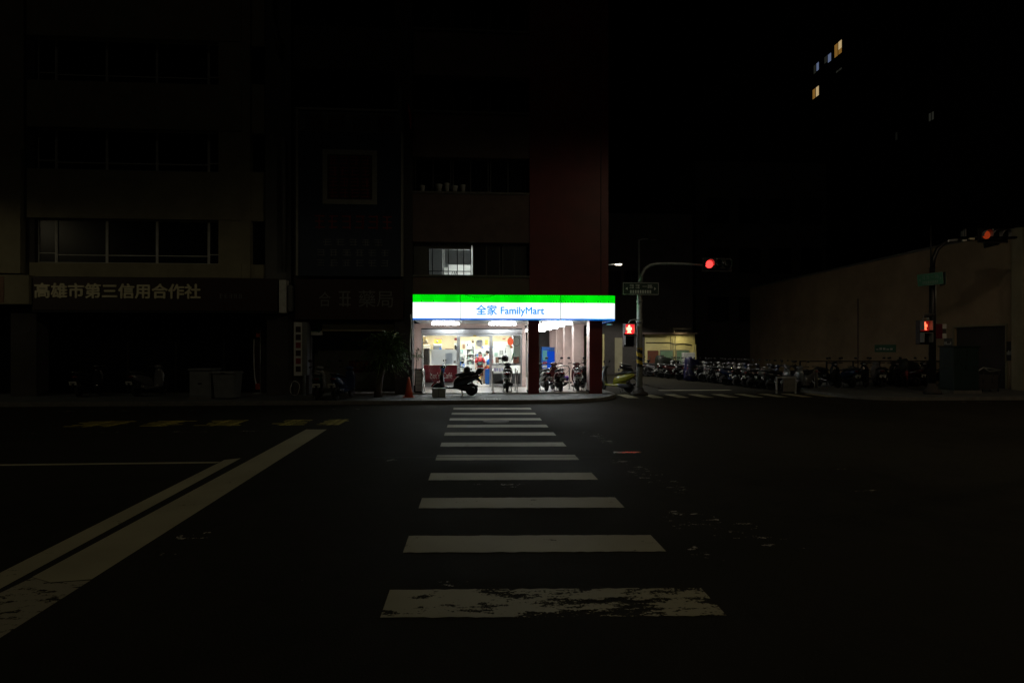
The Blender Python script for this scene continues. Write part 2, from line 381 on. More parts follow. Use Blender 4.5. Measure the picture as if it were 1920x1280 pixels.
# pavement in front of the shops, with its rounded corner
arc = []
cxp, cyp, rr = 2.3, 22.05, 3.0
for k in range(13):
    a = R(-90 + 90 * k / 12); arc.append((cxp + rr * math.cos(a), cyp + rr * math.sin(a)))
poly = [(-70, 19.05)] + arc + [(5.3, 60), (-70, 60)]
mb = MB(); mb.prism(poly, -.05, HS, M['paving'], M['kerb'])
pave = tag(mb.build('pavement'), 'grey slab pavement curving round the shop corner', kind='structure')
kl = MB()
edge = [(-70, 19.05)] + arc + [(5.3, 60)]
for i in range(len(edge) - 1):               # kerb stones proud of the slabs
    a, b = Vector(edge[i] + (0,)), Vector(edge[i + 1] + (0,))
    if (b - a).length > 5:
        n = int((b - a).length); cuts = [a.lerp(b, k / n) for k in range(n + 1)]
    else: cuts = [a, b]
    for p, q in zip(cuts, cuts[1:]):
        d = (q - p).normalized(); nrm = Vector((d.y, -d.x, 0)); g = d * .006
        pts = [p + g + nrm * .012, q - g + nrm * .012, q - g - nrm * .16, p + g - nrm * .16]
        kl.prism(pts, -.05, HS + .006, M['kerb'])
kl = kl.build('kerb', None, pave)
# pavement on the far right corner
mb = MB()
arc2 = [(15.2 + 1.6 * math.cos(R(180 + 90 * k / 10)), 20.9 + 1.6 * math.sin(R(180 + 90 * k / 10))) for k in range(11)]
mb.prism([(13.6, 70)] + arc2 + [(70, 19.3), (70, 70)], -.05, HS, M['paving'], M['kerb'])
pave2 = tag(mb.build('pavement'), 'dark pavement in front of the blank wall on the right', kind='structure')

# painted markings, each a sheet 4 mm above the road
def sheet(name, quads, mat, z=.004, parent=road):
    m = MB()
    for q in quads:
        # subdivided so that edges can be slightly uneven
        m.poly([(p[0], p[1], z) for p in q])
    return m.build(name, mat, parent)
rnd = random.Random(5)
cw = MB()
for k, y0 in enumerate((3.94, 5.19, 6.62, 8.03, 9.46, 10.78, 12.13, 13.4, 14.7, 16.0, 17.35)):
    y1 = y0 + .455
    n = 40; xa, xb = -.63, 1.7
    j = lambda s: rnd.uniform(-s, s)
    lo = [(xa + (xb - xa) * i / n + (.04 * 0), y0 - .052 * (xb - xa) * i / n + j(.008), .004) for i in range(n + 1)]
    hi = [(xa + (xb - xa) * i / n, y1 - .052 * (xb - xa) * i / n + j(.008), .004) for i in range(n + 1)]
    lv = [cw.bm.verts.new(p) for p in lo]; hv = [cw.bm.verts.new(p) for p in hi]
    for i in range(n): cw.face([lv[i], lv[i + 1], hv[i + 1], hv[i]], M['paint'])
cw = cw.build('crosswalk', None, road)
def G(*pts): return [gp(x, y) for x, y in pts]
sheet('stop_line', [G((574, 805), (613, 805), (172, 1086), (95, 1092), (60, 1082))], M['paint'])
sheet('stop_line', [G((60, 1083), (95, 1093), (170, 1088), (-260, 1362), (-260, 1275), (0, 1112))], M['paint_faint'])
sheet('waiting_box_line', [G((421, 862), (452, 858.8), (0, 1104), (-260, 1245), (-260, 1203), (0, 1074)),
                           [Vector((-60, 9.44, 0)), Vector((-4.07, 9.44, 0)), Vector((-4.04, 9.56, 0)), Vector((-60, 9.56, 0))]], M['paint'])
YL = lambda py: gp(400, py).y
sheet('lane_line', [[Vector((-60, 13.02, 0)), Vector((-4.15, 13.02, 0)), Vector((-4.1, 13.13, 0)), Vector((-60, 13.13, 0))]], M['paint_old'])
sheet('kerb_line', [[Vector((x0, 17.55, 0)), Vector((x1, 17.55, 0)), Vector((x1, 17.72, 0)), Vector((x0, 17.72, 0))] for x0, x1 in ((-40, -13.2), (-12.4, -9.3), (-9.0, -6.6), (-5.6, -2.2))], M['paint_old'])
ym = MB(); rnd = random.Random(3)
def ground_strokes(mb, x0, x1, y0, y1, z=.004, n=5):
    w = x1 - x0; h = y1 - y0; t = .11
    for k in range(n):
        yy = y0 + h * (k + .3) / n; a = rnd.uniform(0, .3) * w; b = rnd.uniform(0, .25) * w
        mb.poly([(x0 + a, yy, z), (x1 - b, yy, z), (x1 - b, yy + t, z), (x0 + a, yy + t, z)])
    for k in range(2):
        xx = x0 + w * rnd.uniform(.1, .8)
        mb.poly([(xx, y0, z + .0012), (xx + t, y0, z + .0012), (xx + t, y1, z + .0012), (xx, y1, z + .0012)])
for k, (x0, x1) in enumerate(((-9.6, -8.3), (-8.1, -6.9), (-6.7, -5.5), (-4.9, -4.0), (-3.9, -3.1))):
    ground_strokes(ym, x0, x1, 14.0, 15.1)
ym.build('yellow_road_lettering', M['paint_yellow'], road)
wm = MB()
for x0, x1 in ((-9.3, -8.4), (-8.2, -7.4)): ground_strokes(wm, x0, x1, 7.9, 8.6, n=3)
wm.build('waiting_box_lettering', M['paint_old'], road)
# worn remains of older markings, right of the crossing
def strip(px0, py0, px1, py1, w):
    a, b = gp(px0, py0), gp(px1, py1); d = (b - a).normalized(); n = Vector((-d.y, d.x, 0)) * w / 2
    return [a - n, b - n, b + n, a + n]
sheet('old_marking', [strip(1100, 808, 1148, 832, .3), strip(1150, 858, 1240, 905, .35), strip(1225, 890, 1290, 925, .3),
                      strip(1240, 960, 1300, 990, .35), strip(1300, 960, 1375, 1010, .3), strip(1385, 980, 1480, 1032, .34),
                      strip(1290, 1030, 1365, 1050, .22), strip(880, 911, 985, 909, .25), strip(718, 862, 745, 862, .2),
                      strip(330, 1010, 395, 1002, .2), strip(300, 1040, 360, 1040, .12), strip(570, 1084, 600, 1087, .1),
                      strip(820, 1090, 880, 1094, .16), strip(1600, 920, 1680, 922, .2), strip(1560, 880, 1600, 882, .2)],
      M['paint_old'], .0055)
# crossing of the side street and its stop line
sheet('side_crosswalk', [[Vector((x, 21.0, 0)), Vector((x + .42, 21.0, 0)), Vector((x + .42, 22.6, 0)), Vector((x, 22.6, 0))] for x in [5.6 + .95 * k for k in range(9)]], M['paint'])
sheet('side_stop_line', [[Vector((8.0, 24.6, 0)), Vector((11.2, 24.6, 0)), Vector((11.2, 24.95, 0)), Vector((8.0, 24.95, 0))]], M['paint'])
sheet('tar_seam', [[Vector((-1.7, 9.75, 0)), Vector((2.7, 9.52, 0)), Vector((2.7, 9.56, 0)), Vector((-1.7, 9.79, 0))]], M['rubber'], .0062)
sheet('edge_line', [[Vector((11.8, 18.6, 0)), Vector((60, 18.6, 0)), Vector((60, 18.72, 0)), Vector((11.8, 18.72, 0))]], M['paint_old'])
# tiny white marks on the pavement at the end of the crossing
pm = MB(); rnd = random.Random(2)
for k in range(7):
    x0 = .22 + k * .1; pm.poly([(x0, 19.42, HS + .004), (x0 + .07, 19.42, HS + .004), (x0 + .07, 19.42 + rnd.uniform(.1, .16), HS + .004), (x0, 19.55, HS + .004)])
pm.build('pavement_lettering', M['offwhite'], pave)
# iron covers
p = gp(1176, 848)
mh = MB(); mh.box(p.x - .24, p.x + .24, p.y - .07, p.y + .07, -.02, .005, M['water'], .002)
for k in range(5): mh.box(p.x - .22 + k * .09, p.x - .18 + k * .09, p.y - .055, p.y + .055, .004, .0075, M['water'])
tag(mh.build('manhole_cover'), 'small iron cover in the road glinting red from the signal', 'manhole cover')
p = gp(930, 790)
mh = MB(); mh.lathe_z([(.33, -.02), (.33, .006), (.30, .009), (.0, .009)], (p.x, p.y, .0), 28, M['kerb'])
tag(mh.build('manhole_cover'), 'round pale cover set in the crossing between two stripes', 'manhole cover')

# ================================================================== CORNER BUILDING WITH THE SHOP
XL, XS, XR = -2.28, 2.06, 5.05
sb = thing('corner_building', 'beige and red tinted brown corner block with a lit shop under it', 'building', (0, 0, 0))
bands = [(520, 600), (365, 455), (215, 297), (62, 145), (-92, -10)]
for t, b_ in bands:
    zt, zb = Z(t, YF), Z(b_, YF)
    if b_ == 600: zb = 2.9
    m = MB(); m.box(XL, XS, YF, 25.5, zb, zt, M['beige'])
    m.box(XL, XS, YF - .05, YF + .2, zt + .0, zt + .07, M['kerb'])
    m.build('spandrel', None, sb)
B('wall', M['beige'], sb, XL, XS, 25.5, YB, 2.9, 19.0)
# red brown side panel wrapping round the corner, signal cast in its colour
m = MB(); m.box(XS, XR, YF - .04, YB, 2.9, 19.0, M['tile_red_cast'])
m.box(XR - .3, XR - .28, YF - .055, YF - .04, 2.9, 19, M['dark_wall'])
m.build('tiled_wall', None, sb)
B('ceiling', M['ceiling'], sb, XL + .002, XR - .002, YF + .002, YB - .002, 2.87, 2.898)
# window bands
def window(name, x0, x1, z0, z1, y, bars, parent=sb, fm=M['alu'], pm=M['dark_glass'], rail=None, t=.035, lit=False):
    m = MB()
    m.box(x0, x1, y - .03, y + .03, z0, z0 + t); m.box(x0, x1, y - .03, y + .03, z1 - t, z1)
    m.box(x0, x0 + t, y - .03, y + .03, z0 + t, z1 - t); m.box(x1 - t, x1, y - .03, y + .03, z0 + t, z1 - t)
    for bx in bars: m.box(bx - t / 2, bx + t / 2, y - .028, y + .028, z0 + t, z1 - t)
    if rail: m.box(x0 + t, x1 - t, y - .02, y + .02, z0 + rail - .015, z0 + rail + .015)
    w = m.build('window', fm, parent)
    MB().box(x0 + t, x1 - t, y + .008, y + .014, z0 + t, z1 - t).build('pane', pm, w)
    return w
FR = M['dark_metal']
for (b0, b1) in ((297, 365), (145, 215), (-10, 62)):
    z1, z0 = Z(b0, 22.0), Z(b1, 22.0)
    z1 = min(z1, 40)
    n = 3
    for k in range(n):
        a = XL + .05 + (XS - XL - .1) * k / n; c = XL + .05 + (XS - XL - .1) * (k + 1) / n - .06
        window('window', a, c, Z(b1, YF) + .01, Z(b0, YF) - .01, 22.05, [(a + c) / 2], fm=M['grey_wall'])
# second storey: the lit window and the dark ones beside it
y2 = 22.05; zb, zt = Z(520, YF) + .01, Z(455, YF) - .01
xa, xb = X(803, y2), X(884, y2); wz0, wz1 = Z(518, y2), Z(467, y2)
wall2 = MB()
wall2.box(XL + .01, xa, y2 - .04, y2 + .1, zb, zt); wall2.box(xa, xb, y2 - .04, y2 + .1, wz1, zt); wall2.box(xa, xb, y2 - .04, y2 + .1, zb, wz0)
wall2.build('infill_wall', M['grey_wall'], sb)
lw = window('window', xa, xb, wz0, wz1, y2, [X(811, y2), X(832, y2), X(840.5, y2), X(857.5, y2), X(869.5, y2)], fm=FR, pm=M['glass'], rail=.17, t=.03)
lw['label'] = 'lit window with a half lowered blind'
m = MB(); m.box(X(840, y2), xb - .03, y2 + .06, y2 + .064, Z(497, y2), wz1 - .03); m.box(X(833, y2), X(839.5, y2), y2 + .06, y2 + .064, Z(502, y2), wz1 - .03)
m.box(xa + .03, X(830, y2), y2 + .06, y2 + .064, wz0 + .03, wz1 - .03)
m.build('blind', M['blind'], lw)
m = MB()   # the room behind it
m.box(xa - .4, xb + .4, 24.3, 24.4, zb, zt); m.box(xa - .5, xa - .4, 22.2, 24.4, zb, zt); m.box(xb + .4, xb + .5, 22.2, 24.4, zb, zt)
m.box(xa - .4, xb + .4, 22.2, 24.3, zb, zb + .03); m.box(xa - .4, xb + .4, 22.2, 24.3, zt - .03, zt)
room = m.build('lit_room', M['white'], sb)
B('room_lamp', M['panel_light'], sb, (xa + xb) / 2 + .1, xb - .1, 23.3, 23.45, zt - .08, zt - .035)
hx = X(851, y2)
m = MB()
for dx in (-.05, .03, .1): m.tube([(hx + dx, y2 + .2, wz0 + .2), (hx + dx - .05, y2 + .2, wz0 + .02)], .012)
m.tube([(hx - .06, y2 + .2, wz0 + .2), (hx + .14, y2 + .2, wz0 + .2)], .008)
m.build('clothes_hanger', M['black'], lw)
for x0, x1 in ((X(886, y2), X(938, y2)), (X(941, y2), X(988, y2))):
    window('window', x0, x1, zb, zt, y2, [(x0 + x1) / 2], fm=M['grey_wall'], t=.05)
for k, px in enumerate((792, 823, 838, 852, 868)):
    pz = Z(365, YF) + .075
    m = MB(); s_ = .1 + .03 * (k % 2)
    m.lathe_z([(s_ * .7, 0), (s_, .22 + .05 * (k % 3)), (s_ * 1.08, .23 + .05 * (k % 3)), (s_ * .9, .235 + .05 * (k % 3))], (X(px, YF + .12), YF + .12, pz), 14)
    tag(m.build('flower_pot', M['offwhite']), ['leftmost pale pot on the third storey ledge', 'second pale pot on the third storey ledge', 'middle pale pot on the third storey ledge', 'fourth pale pot on the third storey ledge', 'rightmost pale pot on the third storey ledge'][k], 'flower pot', 'pots on the ledge')
# pillars of the arcade
def pillar(x0, x1, y0, y1, mat):
    m = MB(); m.box(x0, x1, y0, y1, HS, 2.9, mat, .012); m.box(x0 - .02, x1 + .02, y0 - .02, y1 + .02, HS, HS + .12, M['dark_wall'])
    return m.build('pillar', None, sb)
px1 = (X(991, YF), X(1010, YF)); px2 = (X(1105, YF), X(1128, YF))
pillar(px1[0], px1[1], YF, YF + .5, M['tile_pink']); pillar(px2[0], px2[1], YF, YF + .55, M['tile_pink'])
m = MB(); m.box(px1[0] - .01, px1[1] + .01, YF - .03, YF - .002, HS, 2.9, M['tile_red_cast']); m.build('pillar_facing', None, sb)
m = MB(); m.box(px2[0] + .0, px2[1] + .01, YF - .03, YF - .002, HS, 2.9, M['tile_red_cast']); m.box(px2[1] + .002, px2[1] + .02, YF - .002, YF + .55, HS, 2.9, M['tile_red_cast']); m.build('pillar_facing', None, sb)
for yy in (24.85, 27.4, 29.9, 32.6): pillar(4.27, 4.72, yy, yy + .45, M['tile_pink'])
B('arcade_floor', M['floor_tile'], sb, XL, XR - .2, YF + .03, YB, .05, .165)
# shop walls
xo0, xo1 = X(790, YG), X(979, YG); ztop = 2.68; zf = .2
m = MB()
m.box(XL - .45, xo0, YG, YG + .2, .165, 2.87); m.box(xo1, 2.2, YG, YG + .2, .165, 2.87); m.box(xo0, xo1, YG, YG + .2, ztop, 2.87)
m.box(2.0, 2.2, YG + .2, YB, .165, 2.87)
m.build('shop_wall', M['tile_pink'], sb)
B('shop_wall', M['tile_pink'], sb, XL - .45, XL - .28, YF + .95, YG, .165, 2.87)
B('back_wall', M['dark_wall'], sb, 2.2, XR, YB - .2, YB - .02, .165, 2.87)
B('passage_shutter', M['shutter'], sb, 2.35, 3.2, YB - .24, YB - .2, .165, 2.3)
# small notices by the pillar
m = MB(); m.box(X(984, YG), X(988.5, YG), YG - .01, YG - .002, Z(613.5, YG), Z(610, YG)); m.box(X(985, YG), X(988, YG), YG - .01, YG - .002, Z(617.5, YG), Z(615, YG))
m.build('notice', M['dark_wall'], sb)
# shop front: steel shutter box, frames, glass
m = MB(); m.box(xo0, xo1, YG - .06, YG + .2, Z(625.5, YG), ztop, M['alu'], .01); m.box(xo0, xo1, YG - .065, YG + .19, ztop - .05, ztop - .006, M['dark_metal'])
m.build('shutter_box', None, sb)
zg1 = Z(626.5, YG); zg0 = .29
fr = MB(); ye = YG + .07
bars = [xo0 + .03, X(858.5, ye), X(922, ye), xo1 - .03]
for bx in bars: fr.box(bx - .035, bx + .035, ye - .04, ye + .04, zg0 - .1, zg1)
fr.box(xo0, xo1, ye - .035, ye + .035, zg1 - .06, zg1 + .02)
fr.box(bars[0] + .035, bars[1] - .035, ye - .03, ye + .03, zg0 - .1, zg0); fr.box(bars[2] + .035, bars[3] - .035, ye - .03, ye + .03, zg0 - .1, zg0)
zm = Z(683.5, YG)
fr.box(bars[2] + .035, bars[3] - .035, ye - .03, ye + .03, zm - .04, zm + .04)
frame = fr.build('shop_frame', M['alu'], sb)
for a, b_ in ((bars[0], bars[1]), (bars[2], bars[3])):
    MB().box(a + .035, b_ - .035, ye - .004, ye + .004, zg0, zg1 - .06).build('pane', M['glass'], frame)
dz1 = zg1 - .06
for x0, x1 in ((bars[1] + .04, bars[1] + .1), (bars[2] - .1, bars[2] - .04)):       # sliding door leaves stand open
    m = MB(); m.box(x0, x1, ye + .05, ye + .08, zf, dz1); m.build('sliding_door', M['alu'], sb)
m = MB(); m.box(bars[1] + .04, bars[2] - .04, ye - .05, ye + .12, Z(631, YG), dz1 - .002, M['alu']); m.box((bars[1] + bars[2]) / 2 - .07, (bars[1] + bars[2]) / 2 + .07, ye - .07, ye - .05, Z(630.5, YG), Z(628.5, YG), M['stripe_yellow'])
m.build('door_header', None, sb)
# inside of the shop
m = MB(); m.box(XL - .28, 2.0, YG + .2, 31.6, .1, zf, M['floor_tile']); m.build('shop_floor', None, sb)
m = MB(); m.box(XL - .45, 2.0, 31.6, 31.7, zf, 2.75, M['white']); m.box(XL - .45, XL - .28, YG + .2, 31.6, zf, 2.75, M['white']); m.box(1.985, 1.998, YG + .21, 31.6, zf, 2.75, M['white'])
m.build('inside_wall', None, sb)
B('shop_ceiling', M['white'], sb, XL - .28, 1.98, YG + .21, 31.6, 2.72, 2.8)
m = MB(); m.box(XL - .27, 1.97, 31.4, 31.59, 2.05, 2.55, M['cream_panel']); m.box(X(925, 31.4), X(965, 31.4), 31.37, 31.4, 2.0, 2.2, M['white']); m.build('wall_panel', None, sb)
m = MB(); m.box(XL - .27, XL - .2, 25.2, 28.5, 1.75, 2.55, M['yellow']); m.box(XL - .27, XL - .19, 25.15, 26.2, 2.3, 2.6, M['lime']); m.build('wall_panel', None, sb)
m = MB(); m.box(X(790, 27.2), X(852, 27.2), 27.2, 27.28, Z(655, 27.2), Z(631, 27.2), M['cream_panel']); m.box(X(835, 27.15), X(850, 27.15), 27.14, 27.2, Z(655.5, 27.2), Z(653.5, 27.2), M['wood']); m.build('wall_panel', None, sb)
m = MB(); m.box(X(862, 28.9), X(873, 28.9), 28.9, 28.95, Z(655, 28.9), Z(638, 28.9), M['cream_panel']); m.box(X(867, 28.88), X(872, 28.88), 28.87, 28.9, Z(653, 28.9), Z(645, 28.9), M['wood']); m.build('wall_panel', None, sb)
m = MB(); m.box(X(886, 29.6), X(938, 29.6), 29.6, 29.66, Z(654, 29.6), Z(640, 29.6), M['cream_panel']); m.box(X(903, 29.58), X(930, 29.58), 29.56, 29.6, Z(653, 29.6), Z(649, 29.6), M['blue']); m.build('wall_panel', None, sb)
rnd = random.Random(8)
for ix, xx in enumerate((-1.6, .1, 1.3)):
    for iy, yy in enumerate((25.9, 27.9, 29.9)):
        L_ = thing('ceiling_light', f"square ceiling light inside the shop, {['left', 'middle', 'right'][ix]} column, {['front', 'second', 'back'][iy]} row", 'ceiling light', (xx, yy, 2.72), 0, 'ceiling lights inside the shop')
        B('light_frame', M['alu'], L_, -.34, .34, -.34, .34, -.03, -.002); B('diffuser', M['panel_light'], L_, -.3, .3, -.3, .3, -.045, -.031)

# tubes under the arcade ceiling
def tube_light(x, y, label, w=1.05, tubes=2, tilt=0):
    t = thing('tube_light', label, 'tube light', (x, y, 2.868), tilt, 'tube lights under the arcade')
    m = MB(); m.box(-w / 2 - .03, w / 2 + .03, -.115, .115, -.05, 0, M['white'], .006)
    for e in (-1, 1): m.box(e * (w / 2 + .015) - .012, e * (w / 2 + .015) + .012, -.11, .11, -.135, -.0505, M['white'])
    m.build('housing', None, t)
    MB().box(-w / 2, w / 2, -.105, .105, -.13, -.052, None, .02).build('diffuser', M['tube'], t)
    return t
tube_light(-1.12, 22.75, 'long white tube light above the left half of the shop window')
tube_light(1.1, 22.75, 'long white tube light above the right half of the shop window')
nm = ['nearest', 'second', 'third', 'fourth', 'fifth']
for k, yy in enumerate((22.3, 24.2, 26.2, 28.4, 30.8)):
    tube_light(3.18, yy, f'tube light {nm[k]} to the street under the side passage ceiling', 1.15)
# neighbour's little lamp board under the sign's right end
t = thing('wall_lamp', 'small shaded lamp hanging under the right end of the lit shop sign', 'lamp', (X(1138, 22.4), 22.4, 2.75))
MB().box(-.22, .22, -.05, .05, -.03, .03, None, .01).build('lamp_housing', M['alu'], t); MB().box(-.02, .16, -.055, -.05, -.02, .02).build('lamp_face', M['teal_glow'], t)

# ------------------------------------------------------------------ lit shop sign
YSIGN = 21.2
zt, zb = Z(553, YSIGN), Z(600, YSIGN); zg = Z(567.3, YSIGN); zbl = Z(597, YSIGN)
sx0, sx1 = X(774, YSIGN), X(1156, YSIGN)
sg = thing('shop_sign', 'long backlit shop sign with green, white and blue bands over the arcade', 'shop sign', (0, 0, 0))
rc = .28
path = [(sx0, YSIGN)] + [(x, YSIGN) for x in (X(863, YSIGN), X(1051, YSIGN))] + [(sx1 - rc + rc * math.sin(R(a)), YSIGN + rc - rc * math.cos(R(a))) for a in range(0, 91, 9)] + [(sx1, YSIGN + 3.4)]
def band(name, z0, z1, mat, off=0.0):
    m = MB(); vs0 = []; vs1 = []
    for x, y in [(px_ - off * (i_ > 2), py_ + off) for i_, (px_, py_) in enumerate(path)]:
        vs0.append(m.bm.verts.new((x, y, z0))); vs1.append(m.bm.verts.new((x, y, z1)))
    for i in range(len(path) - 1): m.face([vs0[i], vs0[i + 1], vs1[i + 1], vs1[i]], None, i > 2)
    return m.build(name, mat, sg)
band('blue_band', zb, zbl, M['sign_blue']); band('white_panel', zb + .01, zt - .01, M['sign_white'], .0025); band('green_band', zg, zt, M['sign_green'])
m = MB(); inner = [(sx0, YSIGN + .004)] + [(x - .004 if i else x, y + .004) for i, (x, y) in enumerate(path)] + [(sx1 - .3, YSIGN + 3.4), (sx1 - .3, YF - .06), (sx0, YF - .06)]
m.prism([(sx0, YSIGN + .007)] + [(x - (0 if x < 4 else .007), y + .007) for x, y in path[1:]] + [(sx1 - .2, YSIGN + 3.4), (sx1 - .2, YF - .05), (sx0, YF - .05)], zb + .01, zt - .01, M['white'])
m.build('sign_case', None, sg)
for px in (863, 1051): B('panel_joint', M['grey_wall'], sg, X(px, YSIGN) - .008, X(px, YSIGN) + .008, YSIGN - .006, YSIGN - .001, zb, zt)
text('character_lettering', '全家', M['sign_letter'], sg, X(893, YSIGN), X(931.5, YSIGN), Z(590.5, YSIGN), Z(572, YSIGN), YSIGN - .004, .004, 0, None, .008)
text('lettering', 'FamilyMart', M['sign_letter'], sg, X(939, YSIGN), X(1020, YSIGN), Z(593, YSIGN), Z(575.5, YSIGN), YSIGN - .004, .004, 0, None, .007)
# cable sagging across the green band
tag(MB().tube([Vector((X(870 + k * 6, YSIGN), YSIGN - .05, zt + .01 - .1 * (1 - ((k - 5) / 5) ** 2))) for k in range(11)], .008).build('cable', M['black']), 'thin black cable sagging across the top of the lit sign', 'cable')

# ================================================================== NEIGHBOUR WITH THE SHUTTER AND BILLBOARD
XN0 = X(550, YF)
nb = thing('shuttered_building', 'dark narrow building with a big billboard above a closed shutter', 'building')
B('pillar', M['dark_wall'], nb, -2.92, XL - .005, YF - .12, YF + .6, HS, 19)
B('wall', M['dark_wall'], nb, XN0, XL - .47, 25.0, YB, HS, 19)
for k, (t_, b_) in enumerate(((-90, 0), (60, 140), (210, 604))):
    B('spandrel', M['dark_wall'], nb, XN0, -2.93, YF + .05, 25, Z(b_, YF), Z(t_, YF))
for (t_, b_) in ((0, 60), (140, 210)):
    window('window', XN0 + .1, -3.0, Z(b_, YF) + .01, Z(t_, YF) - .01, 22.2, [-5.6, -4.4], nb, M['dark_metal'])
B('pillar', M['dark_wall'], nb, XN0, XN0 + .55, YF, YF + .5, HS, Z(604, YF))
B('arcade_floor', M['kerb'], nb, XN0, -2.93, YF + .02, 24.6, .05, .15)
# shutter of narrow slats
ysh = 24.5; m = MB(); z = .16; xs0, xs1 = X(596, ysh), X(752, ysh)
while z < 2.42:
    m.box(xs0, xs1, ysh - .012, ysh + .02, z, z + .075); m.box(xs0, xs1, ysh, ysh + .012, z + .075, z + .1); z += .1
m.build('roller_shutter', M['shutter'], nb)
B('shutter_header', M['cream'], nb, xs0 - .6, xs1 + .55, 22.0, 22.3, 2.46, 2.78)
B('shutter_post', M['shutter'], nb, xs0 - .12, xs0 - .01, ysh - .06, ysh + .1, .15, 2.44)
B('door_side', M['grey_wall'], nb, xs1 + .01, xs1 + .5, ysh - .05, ysh + .2, .15, 2.44)
rnd = random.Random(21)
for nmz, (a, b_, t_, c_, mt, lb) in enumerate(((656, 695, 619, 638, 'muted_red', 'dark red banner with pale print, upper one on the shutter'), (657, 692, 641, 655, 'signgreen', 'dark green banner between the two red ones on the shutter'), (655, 697, 675, 697, 'muted_red', 'red banner with orange print, lower one on the shutter'))):
    m = MB(); x0, x1, z0, z1 = X(a, ysh), X(b_, ysh), Z(c_, ysh), Z(t_, ysh)
    m.box(x0, x1, ysh - .03, ysh - .02, z0, z1, M[mt])
    for k in range(4): strokes(m, x0 + .08 + k * .19, x0 + .22 + k * .19, z0 + .08, z1 - .08, ysh - .03, rnd, M['orange'] if c_ == 697 else M['wood'], .003)
    tag(m.build('banner'), lb, 'banner', 'banners on the shutter')
# sign board with four characters
YS2 = 21.45
b2 = thing('shop_board', 'unlit dark shop board with four pale characters above the shutter', 'shop sign')
B('board', M['board_dark'], b2, X(553, YS2), X(756, YS2), YS2, YS2 + .22, Z(600, YS2), Z(526, YS2), .01)
text('lettering', '合', M['grey_box'], b2, X(598, YS2), X(620, YS2), Z(576, YS2), Z(549, YS2), YS2 - .002)
text('lettering', '藥局', M['grey_box'], b2, X(672, YS2), X(737, YS2), Z(577, YS2), Z(546, YS2), YS2 - .002)
m = MB(); strokes(m, X(635, YS2), X(658, YS2), Z(576, YS2), Z(547, YS2), YS2 - .002, random.Random(4)); m.build('lettering', M['grey_box'], b2)
# billboard
YB2 = 21.4; bx0, bx1 = X(555, YB2), X(756, YB2); bz0, bz1 = Z(520, YB2), Z(212, YB2)
bb = thing('billboard', 'tall dark blue billboard with a pale frame and a square picture', 'billboard')
B('panel', M['billboard'], bb, bx0 + .08, bx1 - .08, YB2, YB2 + .15, bz0, bz1 - .08)
m = MB(); m.box(bx0, bx0 + .08, YB2 - .03, YB2 + .16, bz0, bz1 - .08); m.box(bx1 - .08, bx1, YB2 - .03, YB2 + .16, bz0, bz1 - .08); m.box(bx0, bx1, YB2 - .03, YB2 + .16, bz1 - .08, bz1)
m.build('border', M['shutter'], bb)
m = MB(); m.box(bx0 + .081, bx1 - .081, YB2 - .012, YB2 - .001, Z(256, YB2), Z(219, YB2), M['grey_wall'])
for a in (572, 616, 662, 708): m.box(X(a, YB2), X(a + 32, YB2), YB2 - .02, YB2 - .012, Z(253, YB2), Z(224, YB2), M['board_dark'])
m.build('title_strip', None, bb)
m = MB(); m.box(X(605, YB2), X(707, YB2), YB2 - .02, YB2 - .001, Z(388, YB2), Z(288, YB2), M['shutter']); m.box(X(614, YB2), X(698, YB2), YB2 - .026, YB2 - .02, Z(379, YB2), Z(297, YB2), M['board_dark'])
r3 = random.Random(19)
for r_ in range(4):
    for k in range(4): strokes(m, X(617 + k * 20, YB2), X(634 + k * 20, YB2), Z(316 + r_ * 20, YB2), Z(300 + r_ * 20, YB2), YB2 - .026, r3, M['muted_red'], .004)
m.build('picture', None, bb)
rnd = random.Random(9)
m = MB()
for k in range(6): strokes(m, X(590 + k * 25, YB2), X(610 + k * 25, YB2), Z(434, YB2), Z(408, YB2), YB2 - .001, rnd)
m.build('red_lettering', M['muted_red'], bb)
m = MB()
for r_, yy in enumerate((452, 471, 490)):
    for k in range(6 if r_ else 5): strokes(m, X(594 + k * 24 + (12 if r_ == 0 else 0), YB2), X(610 + k * 24 + (12 if r_ == 0 else 0), YB2), Z(yy + 12, YB2), Z(yy, YB2), YB2 - .001, rnd)
m.build('pale_lettering', M['grey_box'], bb)
# blade sign with a red edge at the top of the pillar
bl = thing('blade_sign', 'pale blade sign with a red edge standing out from the pillar top', 'sign')
B('panel', M['grey_wall'], bl, X(750, 21), X(756, 21), 20.6, 21.4, Z(244, 21), Z(178, 21), .01)
m = MB(); m.tube([Vector((X(765, 20.9), 20.9, Z(200, 20.9))), Vector((X(769.5, 20.9), 20.9, Z(222, 20.9))), Vector((X(770, 20.9), 20.9, Z(247, 20.9)))], [.02, .06, .02]); m.build('red_edge', M['red'], bl)
m = MB(); m.tube([Vector((X(756, 20.9), 20.95, Z(230, 21))), Vector((X(768, 20.9), 20.9, Z(225, 21)))], .02); m.build('bracket', M['dark_metal'], bl)
# drop cable down the corner of the lit shop
tag(MB().tube([Vector((X(770 + 1.2 * math.sin(k), 21.1), 21.05, Z(590 + 12 * k, 21))) for k in range(8)], .02).build('cable', M['offwhite']), 'pale cable hanging down the pillar left of the lit shop', 'cable')
